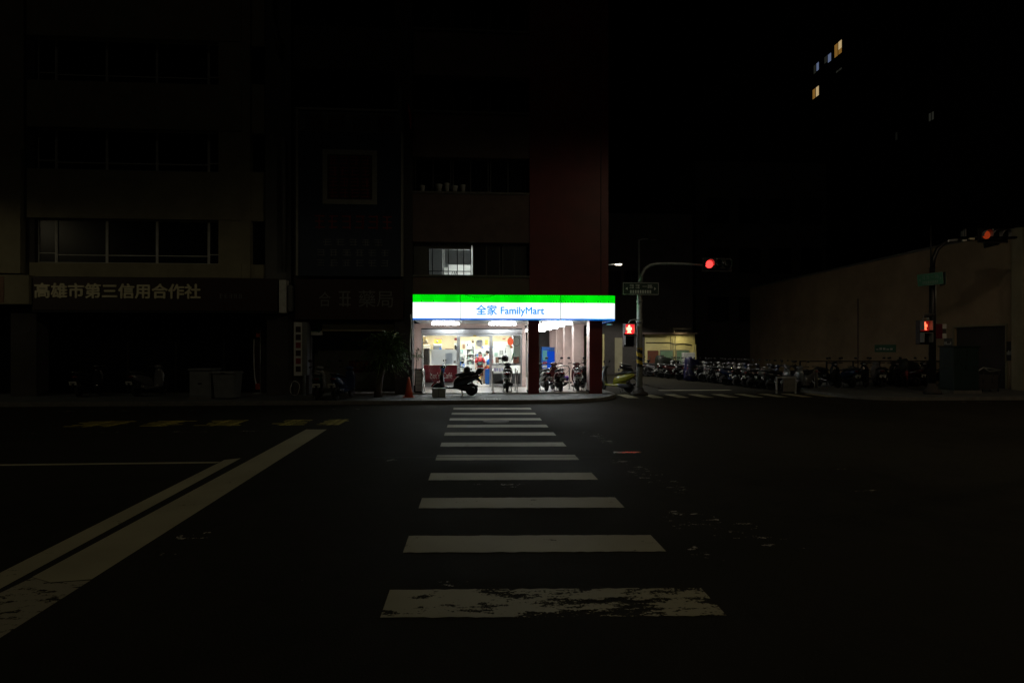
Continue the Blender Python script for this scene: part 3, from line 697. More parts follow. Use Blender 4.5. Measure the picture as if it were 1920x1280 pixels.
# upright white sign with small dark panels
YV = 21.5
vsn = thing('pole_sign', 'narrow upright white sign with small dark panels on a post', 'sign')
m = MB(); m.box(X(551, YV), X(566, YV), YV, YV + .06, Z(703, YV), Z(605, YV), M['offwhite']); m.box(X(566.3, YV), X(576, YV), YV + .0, YV + .3, Z(702, YV), Z(606, YV), M['grey_box'])
m.build('panel', None, vsn)
m = MB(); rnd = random.Random(13)
for k in range(6):
    zt_ = 613 + k * 14.5; m.box(X(554.5, YV), X(564, YV), YV - .006, YV - .001, Z(zt_ + 10.5, YV), Z(zt_, YV), M['muted_red'] if k in (2, 4) else M['board_dark'])
m.build('dark_panel', None, vsn)
m = MB(); m.tube([(X(568, YV), YV + .15, HS), (X(568, YV), YV + .15, Z(604, YV))], .06); m.build('post', M['galv'], vsn)
ws = thing('hanging_sign', 'small pale sign with green marks under the arcade by the shutter', 'sign')
B('panel', M['offwhite'], ws, X(579, 22), X(604, 22), 22, 22.06, Z(629, 22), Z(602, 22), .006)
m = MB(); strokes(m, X(585, 22), X(601, 22), Z(624, 22), Z(607, 22), 21.999, random.Random(3)); m.build('lettering', M['signgreen'], ws)
m = MB(); m.tube([(X(585, 22), 22.03, Z(602, 22)), (X(585, 22), 22.03, Z(602, 22) + .25)], .012); m.tube([(X(599, 22), 22.03, Z(602, 22)), (X(599, 22), 22.03, Z(602, 22) + .25)], .012); m.build('hanger', M['dark_metal'], ws)
tag(MB().tube([Vector((X(553, 21.3) + .16 * math.cos(a), 21.3 + .05 * math.sin(a * 3), .39 + .26 * math.sin(a))) for a in [2 * math.pi * k / 24 for k in range(25)]], .013).build('cable_loop', M['offwhite']), 'thin loop of hose hanging at the foot of the upright white sign', 'hose')

# ================================================================== LEFT BUILDING WITH GOLD LETTERS
cu = thing('office_building', 'wide cream office block with ribbon windows and gold letters', 'building')
X0, X1 = X(45, YF), X(545, YF); XW = X(452, YF)
XFAR = -34
def bandL(a, b_, x0, x1, mat, y=YF, name='spandrel', d=1.2): return B(name, mat, cu, x0, x1, y, y + d, Z(b_, YF), Z(a, YF))
bandL(500, 525, X(55, YF), XW, M['cream']); bandL(333, 420, X(50, YF), XW, M['cream']); bandL(175, 258, X(50, YF), XW, M['cream']); bandL(-10, 95, X(50, YF), XW, M['cream'])
B('wall', M['cream'], cu, XW, X(478, YF) - .18, YF + .02, YF + 1.2, Z(525, YF), 19)
B('wall', M['grey_wall'], cu, X(497, YF), X1, YF + .02, YF + 1.2, Z(600, YF), 19)
for a, b_ in ((420, 500), (260, 330), (100, 170)):
    window('window', X(466, YF), X(494, YF), Z(b_, YF), Z(a, YF), YF + .3, [], cu, M['grey_wall'])
for a, b_ in ((330, 420), (500, 525), (170, 260), (-20, 100)):
    B('wall', M['cream'], cu, X(466, YF), X(494, YF), YF + .1, YF + 1.2, Z(b_, YF), Z(a, YF))
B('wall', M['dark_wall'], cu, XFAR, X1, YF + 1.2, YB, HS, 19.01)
B('wall', M['cream'], cu, XFAR, X(42, YF), YF - .1, YF + 1.19, Z(520, YF), Z(300, YF)); B('wall', M['cream'], cu, XFAR, X(42, YF), YF + .05, YF + 1.19, Z(300, YF) + .003, 19)
for a, b_ in ((420, 500), (258, 333), (95, 175)):
    z0, z1 = Z(b_, YF), Z(a, YF); xs_ = [X(p_, YF) for p_ in (62, 97, 193, 288, 386, 409)]
    for i in range(5):
        if i == 0 or i == 4: window('window', xs_[i] + .005, xs_[i + 1] - .005, z0 + .01, z1 - .01, YF + .25, [], cu, M['offwhite'], rail=.36)
        else: window('window', xs_[i] + .005, xs_[i + 1] - .005, z0 + .01, z1 - .01, YF + .25, [], cu, M['offwhite'], rail=.3)
    B('window_cheek', M['cream'], cu, X(409, YF), XW, YF + .02, YF + 1.2, z0 + .002, z1 - .002)
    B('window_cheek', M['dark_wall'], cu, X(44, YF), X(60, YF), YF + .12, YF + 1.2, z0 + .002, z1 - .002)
for px in (500, 20, -330):
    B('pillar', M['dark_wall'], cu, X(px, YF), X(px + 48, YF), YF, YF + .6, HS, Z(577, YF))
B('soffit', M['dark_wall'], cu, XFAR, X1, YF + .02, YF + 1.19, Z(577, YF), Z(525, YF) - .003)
m = MB(); m.box(XFAR, X(478, 22.85), 22.84, 22.88, .2, 2.9)
m.build('shop_glass', M['dark_glass'], cu)
m = MB()
for px in (60, 150, 240, 330, 420, 477): m.box(X(px, 22.8) - .03, X(px, 22.8) + .03, 22.78, 22.84, .15, 2.9)
m.build('shop_frame', M['dark_metal'], cu)
m = MB(); m.tube([Vector((X(507, 21.5), 21.55, Z(-10, YF))), Vector((X(507, 21.5), 21.55, Z(55, YF))), Vector((X(519, 21.5), 21.5, Z(85, YF))), Vector((X(521, 21.5), 21.6, Z(110, YF)))], .11, None, 10)
m.build('drainpipe', M['grey_wall'], cu); m = MB(); m.tube([Vector((X(530, 21.5), 21.6, Z(270, YF))), Vector((X(530, 21.5), 21.6, Z(512, YF)))], .07, None, 10); m.build('drainpipe', M['grey_wall'], cu)
YS3 = 21.35
s3 = thing('name_board', 'long dark red board with ten gold characters along the cream block', 'sign')
B('board', M['board_dark'], s3, X(60, YS3), X(520, YS3), YS3, YS3 + .3, Z(585, YS3), Z(526, YS3), .01)
B('trim', M['dark_metal'], s3, X(60, YS3), X(520, YS3), YS3 - .02, YS3 + .05, Z(589, YS3), Z(585.4, YS3))
text('lettering', '高雄市第三信用合作社', M['gold'], s3, X(66, YS3), X(376, YS3), Z(563, YS3), Z(537, YS3), YS3 - .002, .03, 0, None, .014)
m = MB(); rnd = random.Random(17)
for k in range(5): strokes(m, X(411 + k * 9, YS3), X(418 + k * 9, YS3), Z(562, YS3), Z(554, YS3), YS3 - .002, rnd)
m.build('small_lettering', M['grey_box'], s3)
s4 = thing('light_box', 'blank cream and orange sign box left of the gold characters', 'sign')
m = MB(); m.box(X(-140, YS3), X(58, YS3), YS3 - .1, YS3 + .3, Z(575, YS3), Z(523, YS3), M['cream'], .02); m.build('box', None, s4)
B('orange_panel', M['wood'], s4, X(-120, YS3), X(12, YS3), YS3 - .115, YS3 - .101, Z(572, YS3), Z(526, YS3))
s5 = thing('narrow_sign', 'small upright pale sign box on the wall above the dark pillar', 'sign')
B('box', M['offwhite'], s5, X(523, 21.3), X(536, 21.3), 21.3, 21.68, Z(588, 21.3), Z(528, 21.3), .01); B('side_panel', M['grey_wall'], s5, X(539, 21.3), X(547, 21.3), 21.35, 21.68, Z(585, 21.3), Z(537, 21.3), .01)
# feather banner with white edge in the arcade
fb = thing('standing_banner', 'tall narrow standing banner with a white curved edge and orange ends', 'banner', (X(481, 22.4), 22.4, HS))
m = MB(); m.tube([(-.09, 0, 2.05), (-.1, 0, 1.6), (-.09, 0, 1.0), (-.06, 0, .6), (.0, 0, .28)], [.016, .02, .018, .022, .03]); m.build('edge', M['white'], fb)
m = MB(); m.poly([(-.09, .01, 2.05), (.12, .01, 2.0), (.12, .01, .3), (.0, .01, .28), (-.06, .01, .6), (-.09, .01, 1.0)]); m.build('cloth', M['board_dark'], fb)
B('orange_end', M['orange'], fb, -.02, .12, -.01, .008, 2.12, 2.28, .01); B('base', M['orange'], fb, -.03, .12, -.03, .03, .16, .38, .01)
m = MB(); m.tube([(.13, .02, 0), (.13, .02, 2.4)], .016); m.lathe_z([(.2, 0), (.2, .03), (.05, .05)], (.05, .02, 0), 18); m.build('pole', M['galv'], fb)
# ================================================================== THINGS INSIDE THE SHOP
def shelf_unit(label, x0, x1, y, d, h, nsh, seed, group='shelf units inside the shop', cols=None):
    t = thing('shelf_unit', label, 'shelf unit', ((x0 + x1) / 2, y, zf), 0, group); w = x1 - x0; rnd = random.Random(seed)
    m = MB(); m.box(-w / 2, w / 2, d - .03, d, 0, h); m.box(-w / 2, -w / 2 + .03, 0, d - .03, 0, h); m.box(w / 2 - .03, w / 2, 0, d - .03, 0, h); m.build('frame', M['white'], t)
    g = MB(); cols = cols or ['white', 'offwhite', 'blue', 'red', 'pale_green', 'black', 'grey_box', 'yellow', 'teal']
    for k in range(nsh):
        zz = .08 + (h - .15) * k / nsh
        MB().box(-w / 2 + .03, w / 2 - .03, .0, d - .03, zz, zz + .025).build('shelf', M['white'], t)
        xx = -w / 2 + .05
        while xx < w / 2 - .1:
            ww = rnd.uniform(.035, .09); hh = rnd.uniform(.4, .8) * (h - .15) / nsh; c = rnd.choice(cols)
            if rnd.random() < .95: g.box(xx, min(xx + ww, w / 2 - .04), .03, d - .08, zz + .026, zz + .026 + hh, M.get(c, M['pale_green']))
            xx += ww + .015
    tag(g.build('goods', None, t), kind='stuff')
    return t
shelf_unit('tall white shelf of small goods in the shop doorway', X(874, 28), X(890, 28), 28.0, .4, 1.9, 7, 1, cols=['white', 'offwhite', 'pale_green', 'grey_box'])
shelf_unit('shelf of dark and blue goods left of the tall white shelf', X(860, 27), X(872, 27), 27.0, .4, 1.35, 5, 2, cols=['black', 'blue', 'offwhite', 'pale_green', 'grey_box'])
shelf_unit('low white shelf of mixed goods behind the shoppers', X(889, 29.2), X(916, 29.2), 29.2, .4, 1.5, 6, 3)
shelf_unit('white shelf at the back wall right of the doorway', X(916, 30.6), X(940, 30.6), 30.6, .4, 1.7, 6, 4)
shelf_unit('wide shelf at the back wall behind the counter', X(800, 30.8), X(860, 30.8), 30.8, .4, 1.75, 6, 5)
# counter with red front
ct = thing('counter', 'coffee counter with a dark red front just inside the left window', 'counter')
cy0 = YG + .3; cz0, cz1 = Z(716, cy0), Z(684, cy0)
m = MB(); m.box(X(794, cy0), X(858, cy0), cy0, cy0 + .55, zf, cz1); m.build('body', M['white'], ct)
B('red_front', M['dark_red'], ct, X(794, cy0), X(857.5, cy0), cy0 - .03, cy0 - .002, cz0, cz1 + .005)
text('lettering', "Let's Café", M['offwhite'], ct, X(806.5, cy0), X(848, cy0), Z(709, cy0), Z(697.5, cy0), cy0 - .033, .002)
m = MB(); m.lathe_z([(.03, 0), (.05, .07), (.048, .07)], (X(808.3, cy0), cy0 - .03, Z(703.5, cy0)), 12); m.build('cup_mark', M['offwhite'], ct)
tag(MB().box(X(794, 25.6), X(805, 25.6), 25.5, 25.9, cz1 - .02, Z(653, 25.6), M['dark_wall'], .02).build('machine', None), 'dark coffee machine at the left end of the red counter', 'coffee machine')
mc = thing('coffee_machine', 'white and blue machine with a yellow box on top behind the window', 'coffee machine')
ym_ = 26.2
B('body', M['offwhite'], mc, X(812, ym_), X(828, ym_), ym_, ym_ + .4, cz1, Z(644.5, ym_), .02)
B('display', M['grey_box'], mc, X(812.5, ym_), X(827, ym_), ym_ - .02, ym_ - .002, Z(656, ym_), Z(648, ym_)); B('blue_key', M['blue'], mc, X(824, ym_), X(828, ym_), ym_ - .035, ym_ - .021, Z(657, ym_), Z(652, ym_))
yb = thing('yellow_box', 'bright yellow box with a brown lid above the white machine', 'box')
B('body', M['yellow'], yb, X(814.5, ym_), X(827.5, ym_), ym_, ym_ + .35, Z(644.3, ym_), Z(636, ym_)); B('lid', M['wood'], yb, X(815.5, ym_), X(828, ym_), ym_ - .01, ym_ + .36, Z(635.9, ym_), Z(633.7, ym_))
m = MB(); m.lathe_y([(.05, 0), (.05, -.01), (0, -.011)], (X(820, ym_), ym_, Z(640, ym_)), 16); m.build('round_mark', M['grey_box'], yb)
cl = thing('hanging_lamp', 'cream paper lamp shade hanging in the left window corner', 'lamp', (X(797.5, 25.4), 25.4, Z(645, 25.4)))
MB().lathe_z([(.1, 0), (.12, .05), (.115, .13), (.07, .19), (.02, .21)], (0, 0, 0), 20).build('shade', M['cream_panel'], cl); MB().tube([(0, 0, .2), (0, 0, .5)], .006).build('wire', M['black'], cl)
m = MB(); m.box(X(793, 26.6), X(806, 26.6), 26.6, 26.9, Z(654, 26.6), Z(646, 26.6), M['offwhite'], .03); tag(m.build('storage_box', None), 'white rounded box on the dark machine in the window corner', 'box')
cab = thing('back_cabinet', 'white cabinets along the wall behind the red counter', 'cabinet')
B('body', M['white'], cab, X(806, 27.6), X(858, 27.6), 27.6, 28.0, zf, Z(657, 27.6)); B('top', M['grey_box'], cab, X(806, 27.6), X(858, 27.6), 27.58, 28.02, Z(656.9, 27.6), Z(656, 27.6))
# films and stickers on the glass (each lies on a pane)
def film(name, label, a, b_, t, bt, mat, cat='sticker', y=YG + .05, bev=0):
    m = MB(); m.box(X(a, y), X(b_, y), y - .006, y - .003, Z(bt, y), Z(t, y), M[mat], bev); return tag(m.build(name), label, cat)
film('window_film', 'large frosted film on the left shop window', 809, 857, 655, 683, 'frost', 'window film')
film('window_film', 'grey silhouette coloured onto the frosted film for something behind it', 835, 848, 662, 683, 'frost_grey', 'window film', YG + .04)  # silhouette of what stands behind the film, put in as a grey sheet
film('sticker', 'small red notice high on the left window', 852, 860, 633.5, 638, 'red')
film('sticker', 'small dark square on the frosted film', 850.5, 854.5, 676, 680, 'grey_wall', y=YG + .035)
st = thing('door_sign', 'white round bottomed sign with a blue top hanging in the doorway', 'sign')
yd = YG + .3
m = MB(); pts = [Vector((X(899, yd) + .14 * math.cos(a), yd, Z(645, yd) + .12 * math.sin(a))) for a in [math.pi + math.pi * k / 14 for k in range(15)]] + [Vector((X(899, yd) + .14, yd, Z(637, yd))), Vector((X(899, yd) - .14, yd, Z(637, yd)))]
m.poly(pts); m.build('plate', M['white'], st)
m = MB(); m.box(X(894, yd), X(904.5, yd), yd - .008, yd - .002, Z(641.5, yd), Z(637, yd), M['offwhite']); strokes(m, X(895, yd), X(899, yd), Z(641, yd), Z(638, yd), yd - .008, random.Random(2), M['blue'], .003); strokes(m, X(900, yd), X(904, yd), Z(641, yd), Z(638, yd), yd - .008, random.Random(5), M['blue'], .003); m.build('blue_lettering', None, st)
m = MB(); m.tube([(X(899, yd), yd, Z(637, yd)), (X(899, yd), yd, 2.7)], .004); m.build('hanger', M['steel'], st)
M['teal'] = pbr('teal_print', (.2, .55, .5), .6, var=.1); M['pink'] = pbr('pink_print', (.75, .45, .42), .6, var=.1); M['lilac'] = pbr('lilac_print', (.35, .33, .7), .6, var=.1)
for k, (lab, a, b_, t_, c_, yy, m1, m2) in enumerate((
    ('teal and white poster hanging over the dark goods shelf', 861, 868, 655, 661.5, 26.7, 'teal', 'white'),
    ('white price poster hanging left of the round bottomed sign', 874, 882, 640, 650, 26.4, 'white', 'grey_box'),
    ('cream poster hanging high above the low shelf', 884, 889, 636, 644, 27.6, 'cream_panel', 'wood'),
    ('lilac shelf strip hanging above the shoppers', 905, 922, 649, 652.5, 28.6, 'lilac', 'white'),
    ('yellow and brown poster right of the round bottomed sign', 909, 915, 637, 646, 26.9, 'yellow', 'wood'),
    ('pink food poster beside the right door post', 916.5, 921, 664, 672, 26.1, 'pink', 'orange'),
    ('small green and white leaflet on the left door post', 859, 861.5, 668, 674, 25.05, 'pale_green', 'white'),
    ('round cornered blue notice at the bottom of the left shelf', 867, 871, 681, 688, 26.6, 'blue', 'white'),
    ('white sheet of prices on the tall cabinet edge', 946, 950, 650, 664, 26.2, 'white', 'grey_wall'),
    ('orange strip poster under the shop ceiling at the right', 941, 951, 632, 637, 27.4, 'cream_panel', 'orange'))):
    t = thing('poster', lab, 'poster', (0, 0, 0), 0, 'posters in the shop'); x0, x1, z0, z1 = X(a, yy), X(b_, yy), Z(c_, yy), Z(t_, yy)
    B('sheet', M[m1], t, x0, x1, yy, yy + .008, z0, z1); m = MB(); r2 = random.Random(k)
    m.box(x0 + (x1 - x0) * .12, x0 + (x1 - x0) * r2.uniform(.5, .88), yy - .003, yy - .001, z0 + (z1 - z0) * .15, z0 + (z1 - z0) * r2.uniform(.4, .6)); m.box(x0 + (x1 - x0) * .15, x1 - (x1 - x0) * .15, yy - .003, yy - .001, z0 + (z1 - z0) * .72, z0 + (z1 - z0) * .82)
    m.build('print', M[m2], t)
shelf_unit('short shelf of bright packs in front of the tall white shelf', X(876, 26.4), X(888, 26.4), 26.6, .35, .85, 4, 14)
shelf_unit('shelf of drinks left of the coffee counter machine', X(829, 28.6), X(858, 28.6), 28.7, .35, 1.9, 6, 15)
# right hand window: poster stand, lantern, mirror panel, lower counter
fz = thing('white_cabinet', 'tall white cabinet with notices inside the right window', 'cabinet')
yk = 26.3
B('body', M['white'], fz, X(925, yk), X(947, yk), yk, yk + .5, zf, Z(641, yk), .01); m = MB()
for k, (a, b_, t_, c_) in enumerate(((926, 933, 647, 655), (927, 933, 661, 668), (936, 944, 655, 678))): m.box(X(a, yk), X(b_, yk), yk - .006, yk - .002, Z(c_, yk), Z(t_, yk), M['offwhite'] if k != 1 else M['pale_green'])
rnd = random.Random(31)
for k in range(3): strokes(m, X(937 + k * 2.4, yk), X(939 + k * 2.4, yk), Z(664, yk), Z(657, yk), yk - .006, rnd, M['grey_wall'], .003)
m.build('notice', None, fz)
film('poster', 'beige and pink food poster on the right window', 929, 935.5, 669, 680, 'wood', 'poster')
film('poster', 'brown square poster on the right window', 962, 973, 668.5, 680.5, 'brown', 'poster')
film('window_film', 'wide white film with blue print low on the right window', 924.5, 955, 685.5, 699.5, 'offwhite', 'window film')
m = MB(); rnd = random.Random(6); yy = YG + .044
for k in range(6): strokes(m, X(926 + k * 4.6, yy), X(929.6 + k * 4.6, yy), Z(696 - (k % 2), yy), Z(690, yy), yy, rnd, M['blue'] if k % 2 else M['purple'], .002)
tag(m.build('window_lettering'), 'blue and violet print on the white film of the right window', 'lettering')
lc = thing('grey_counter', 'low grey counter under the right window', 'counter')
B('body', M['grey_box'], lc, X(924, YG + .25), X(976, YG + .25), YG + .25, YG + .6, zf, Z(701, YG + .25)); B('top', M['alu'], lc, X(924, YG + .25), X(976, YG + .25), YG + .23, YG + .62, Z(700.8, YG + .25), Z(699, YG + .25))
pg = thing('green_panel', 'pale green panel with a round mark inside the right window', 'panel')
yq = YG + .35
B('panel', M['pale_green'], pg, X(962.5, yq), X(977, yq), yq, yq + .04, Z(684, yq), Z(629, yq)); m = MB()
m.tube([Vector((X(968, yq) + .16 * math.cos(a), yq - .012, Z(640, yq) + .2 * math.sin(a))) for a in [2 * math.pi * k / 24 for k in range(25)]], .012); m.build('round_mark', M['grey_box'], pg)
m = MB(); m.tube([(X(962.5, yq), yq - .01, Z(662, yq)), (X(960, yq), yq - .01, Z(675, yq))], .025); m.build('green_ribbon', M['signgreen'], pg)
la = thing('red_lantern', 'glowing red lantern hanging in the right window', 'lantern', (X(957, YG + .2), YG + .2, Z(640, YG + .2)))
M['lantern'] = emit('lantern_glow', (1, .16, .07), .9)
MB().lathe_z([(.05, -.16), (.11, -.11), (.135, 0), (.11, .11), (.05, .16)], (0, 0, 0), 20).build('paper_shade', M['lantern'], la)
MB().lathe_z([(.05, .16), (.055, .19), (.0, .19)], (0, 0, 0), 14).build('cap', M['orange'], la); MB().tube([(0, 0, .18), (0, 0, .5)], .005).build('wire', M['black'], la); B('tassel', M['yellow'], la, -.03, .03, -.02, .02, -.27, -.165)
bp_ = thing('orange_hanging', 'small orange tag hanging under the red lantern', 'tag', (X(959, YG + .22), YG + .22, Z(650, YG + .22)))
B('card', M['orange'], bp_, -.05, .05, -.01, .01, -.06, .05)
# shopping baskets
for k in range(6):
    bk = thing('shopping_basket', ['lowest', 'second', 'third', 'fourth', 'fifth', 'topmost'][k] + ' blue shopping basket of the stack by the shop door', 'basket', (X(915.5, 26.4), 26.4, zf + .1 * k), 0, 'stacked blue shopping baskets')
    m = MB(); r_ = [(.125, .11), (.15, .13)]
    m.rings([[(-a, -b_, z_), (a, -b_, z_), (a, b_, z_), (-a, b_, z_)] for a, b_, z_ in ((.12, .1, .0), (.15, .13, .16), (.165, .145, .165), (.165, .145, .185), (.14, .12, .18), (.11, .09, .02))], None, True, False); m.build('tub', M['blue'], bk)
    MB().tube([(-.15, 0, .18), (-.1, 0, .2), (.1, 0, .2), (.15, 0, .18)], .008).build('handle', M['black'], bk)

# ================================================================== PEOPLE
def person(label, loc, rz, h, top, bottom, pose='stand', skirt=True, sleeves=True, hairlen=.05):
    """body as one skinned mesh; clothes and hair as children"""
    t = thing('person', label, 'person', loc, rz); s = h / 1.7
    v = []; e = []; r = []
    def n(p, rad, par=None):
        v.append(Vector(p) * s); r.append(rad * s)
        if par is not None: e.append((par, len(v) - 1))
        return len(v) - 1
    pel = n((0, 0, .93), .11); wa = n((0, 0, 1.08), .10, pel); ch = n((0, -.01, 1.28), .115, wa); nk0 = n((0, 0, 1.42), .06, ch); nk = n((0, .01, 1.49), .048, nk0)
    hd = n((0, .02, 1.57), .075, nk); n((0, .015, 1.64), .078, hd); 
    for sgn in (-1, 1):
        sh = n((sgn * .17, 0, 1.37), .058, ch)
        if pose == 'reach': el = n((sgn * .22, .12, 1.15), .042, sh); wr = n((sgn * .16, .33, 1.12), .03, el); hn = n((sgn * .14, .40, 1.13), .03, wr); f = (0, 1, 0)
        else: el = n((sgn * .24, .03, 1.1), .042, sh); wr = n((sgn * .22, .16, .93), .03, el); hn = n((sgn * .21, .20, .87), .03, wr); f = (0, .4, -.9)
        for k in range(4): 
            b_ = Vector((sgn * (.21 if pose != 'reach' else .14) + (k - 1.5) * .016, .22 if pose != 'reach' else .43, (.84 if pose != 'reach' else 1.13)))
            a = n(b_, .009, hn); n(b_ + Vector(f) * (.05 + .01 * (k in (1, 2))) , .008, a)
        tb = n(Vector(v[hn]) / s + Vector((-sgn * .03, .02, -.005)), .01, hn); n(Vector(v[tb]) / s + Vector(f) * .035, .008, tb)
        hp = n((sgn * .09, 0, .86), .085, pel); kn = n((sgn * .1, .02, .5), .055, hp); an = n((sgn * .1, -.01, .1), .036, kn); to = n((sgn * .11, .12, .04), .035, an)
    me = bpy.data.meshes.new('body'); me.from_pydata(v, e, []); o = bpy.data.objects.new('body', me); C.objects.link(o)
    md = o.modifiers.new('skin', 'SKIN'); 
    for i, sv in enumerate(me.skin_vertices[0].data): sv.radius = (r[i], r[i]); sv.use_root = (i == 0)
    sb_ = o.modifiers.new('sub', 'SUBSURF'); sb_.levels = 1; sb_.render_levels = 1
    dg = bpy.context.evaluated_depsgraph_get(); me2 = bpy.data.meshes.new_from_object(o.evaluated_get(dg)); bpy.data.objects.remove(o)
    me2.name = 'body'; me2.materials.append(M['skin'])
    for p in me2.polygons: p.use_smooth = True
    o = bpy.data.objects.new('body', me2); C.objects.link(o); o.parent = t
    # face: eyes, nose, mouth
    fm = MB()
    for sx in (-1, 1): fm.loft_x([(sx * .03 * s - .012 * s, .094 * s, 1.6 * s, .003, .003), (sx * .03 * s, .098 * s, 1.6 * s, .006, .006), (sx * .03 * s + .012 * s, .094 * s, 1.6 * s, .003, .003)], M['hair'], 8)
    fm.loft_z([(0, .1 * s, 1.56 * s, .012 * s, .018 * s), (0, .098 * s, 1.6 * s, .006 * s, .006 * s)], M['skin'], 8); fm.box(-.025 * s, .025 * s, .09 * s, .099 * s, 1.53 * s, 1.537 * s, M['brown'])
    fm.build('face', None, t)
    hm = MB(); hm.loft_z([(0, -.02 * s, (1.6 - hairlen) * s, .085 * s, .075 * s), (0, -.015 * s, 1.62 * s, .1 * s, .09 * s), (0, .01 * s, 1.68 * s, .098 * s, .1 * s), (0, .015 * s, 1.725 * s, .06 * s, .065 * s), (0, .015 * s, 1.735 * s, .015 * s, .02 * s)], None, 14, 2.1)
    hm.build('hair', M['hair'], t)
    tm = MB(); tm.loft_z([(0, 0, .88 * s, .165 * s, .125 * s), (0, 0, 1.05 * s, .155 * s, .12 * s), (0, 0, 1.25 * s, .18 * s, .13 * s), (0, 0, 1.37 * s, .19 * s, .11 * s), (0, 0, 1.43 * s, .12 * s, .08 * s), (0, .0, 1.46 * s, .065 * s, .062 * s)], None, 16, 2.3)
    if sleeves:
        for sgn in (-1, 1):
            pts = [(sgn * .15, 0, 1.37), (sgn * .22, .1, 1.17), (sgn * .18, .26, 1.13)] if pose == 'reach' else [(sgn * .15, 0, 1.38), (sgn * .22, .02, 1.22), (sgn * .235, .03, 1.12)]
            tm.tube([Vector(p) * s for p in pts], [.075 * s, .066 * s, .06 * s], None, 10)
    tm.build('top', top, t)
    km = MB()
    if skirt: km.loft_z([(0, 0, .42 * s, .17 * s, .15 * s), (0, 0, .6 * s, .19 * s, .16 * s), (0, 0, .8 * s, .18 * s, .15 * s), (0, 0, .93 * s, .15 * s, .12 * s)], None, 16, 2.3)
    else:
        km.loft_z([(0, 0, .78 * s, .16 * s, .12 * s), (0, 0, .95 * s, .15 * s, .115 * s)], None, 16, 2.4)
        for sgn in (-1, 1): km.tube([Vector((sgn * .085, 0, .86)) * s, Vector((sgn * .1, .02, .5)) * s, Vector((sgn * .1, -.005, .09)) * s], [.1 * s, .075 * s, .06 * s], None, 10)
    km.build('skirt' if skirt else 'trousers', bottom, t)
    for sgn in (-1, 1):
        MB().loft_x([(sgn * .11 * s - .04, .05 * s, .035 * s, .06, .02), (sgn * .11 * s, .05 * s, .04 * s, .12 * s, .04 * s), (sgn * .11 * s + .04, .05 * s, .035 * s, .06, .02)], None, 10).build('shoe', M['white'], t)
    return t
zf_ = zf
person('person in a red top and brown skirt standing in the shop doorway', (X(900, 27.0), 27.0, zf_), R(175), 1.45, M['red'], M['brown'])
bpk = thing('shoulder_bag', 'dark bag with pale print worn by the person in red', 'bag', (X(900, 27.0), 26.82, zf_ + .92))
MB().loft_z([(0, 0, -.1, .12, .04), (0, -.02, 0, .13, .06), (0, -.01, .1, .11, .04)], None, 14, 3).build('pouch', M['tarp'], bpk)
m = MB(); strokes(m, -.08, 0, -.04, .05, -.1, random.Random(1)); strokes(m, .01, .08, -.04, .05, -.1, random.Random(2)); m.build('print', M['pale_green'], bpk)
MB().tube([(-.1, 0, .1), (-.12, .06, .25), (-.08, .12, .31)], .014).build('strap', M['tarp'], bpk); MB().tube([(.1, 0, .1), (.12, .06, .25), (.08, .12, .31)], .014).build('strap', M['tarp'], bpk)
person('person in a white and blue top behind the basket stack at the right door edge', (X(914, 27.6), 27.6, zf_), R(120), 1.5, M['white'], M['black'], 'reach', False)
bg_ = thing('shopping_bag', 'bright blue bag held by the person behind the baskets', 'bag', (X(916, 27.2), 27.2, zf_ + .88))
MB().loft_z([(0, 0, -.02, .09, .06), (0, 0, .15, .1, .07), (0, 0, .26, .05, .03)], None, 12, 3).build('body', M['blue'], bg_)
ob = thing('snack_stand', 'small stand of orange and yellow snack packs by the baskets', 'display', (X(913, 26.9), 26.9, zf_))
MB().box(-.18, .18, -.1, .1, 0, .62, None, .01).build('stand', M['wood'], ob); m = MB(); rnd = random.Random(4)
for k in range(5):
    for j in range(2): m.box(-.17 + k * .07, -.11 + k * .07, -.08 + j * .08, -.02 + j * .08, .62, .62 + rnd.uniform(.12, .22), M[rnd.choice(['orange', 'yellow', 'red'])])
m.build('packs', None, ob)

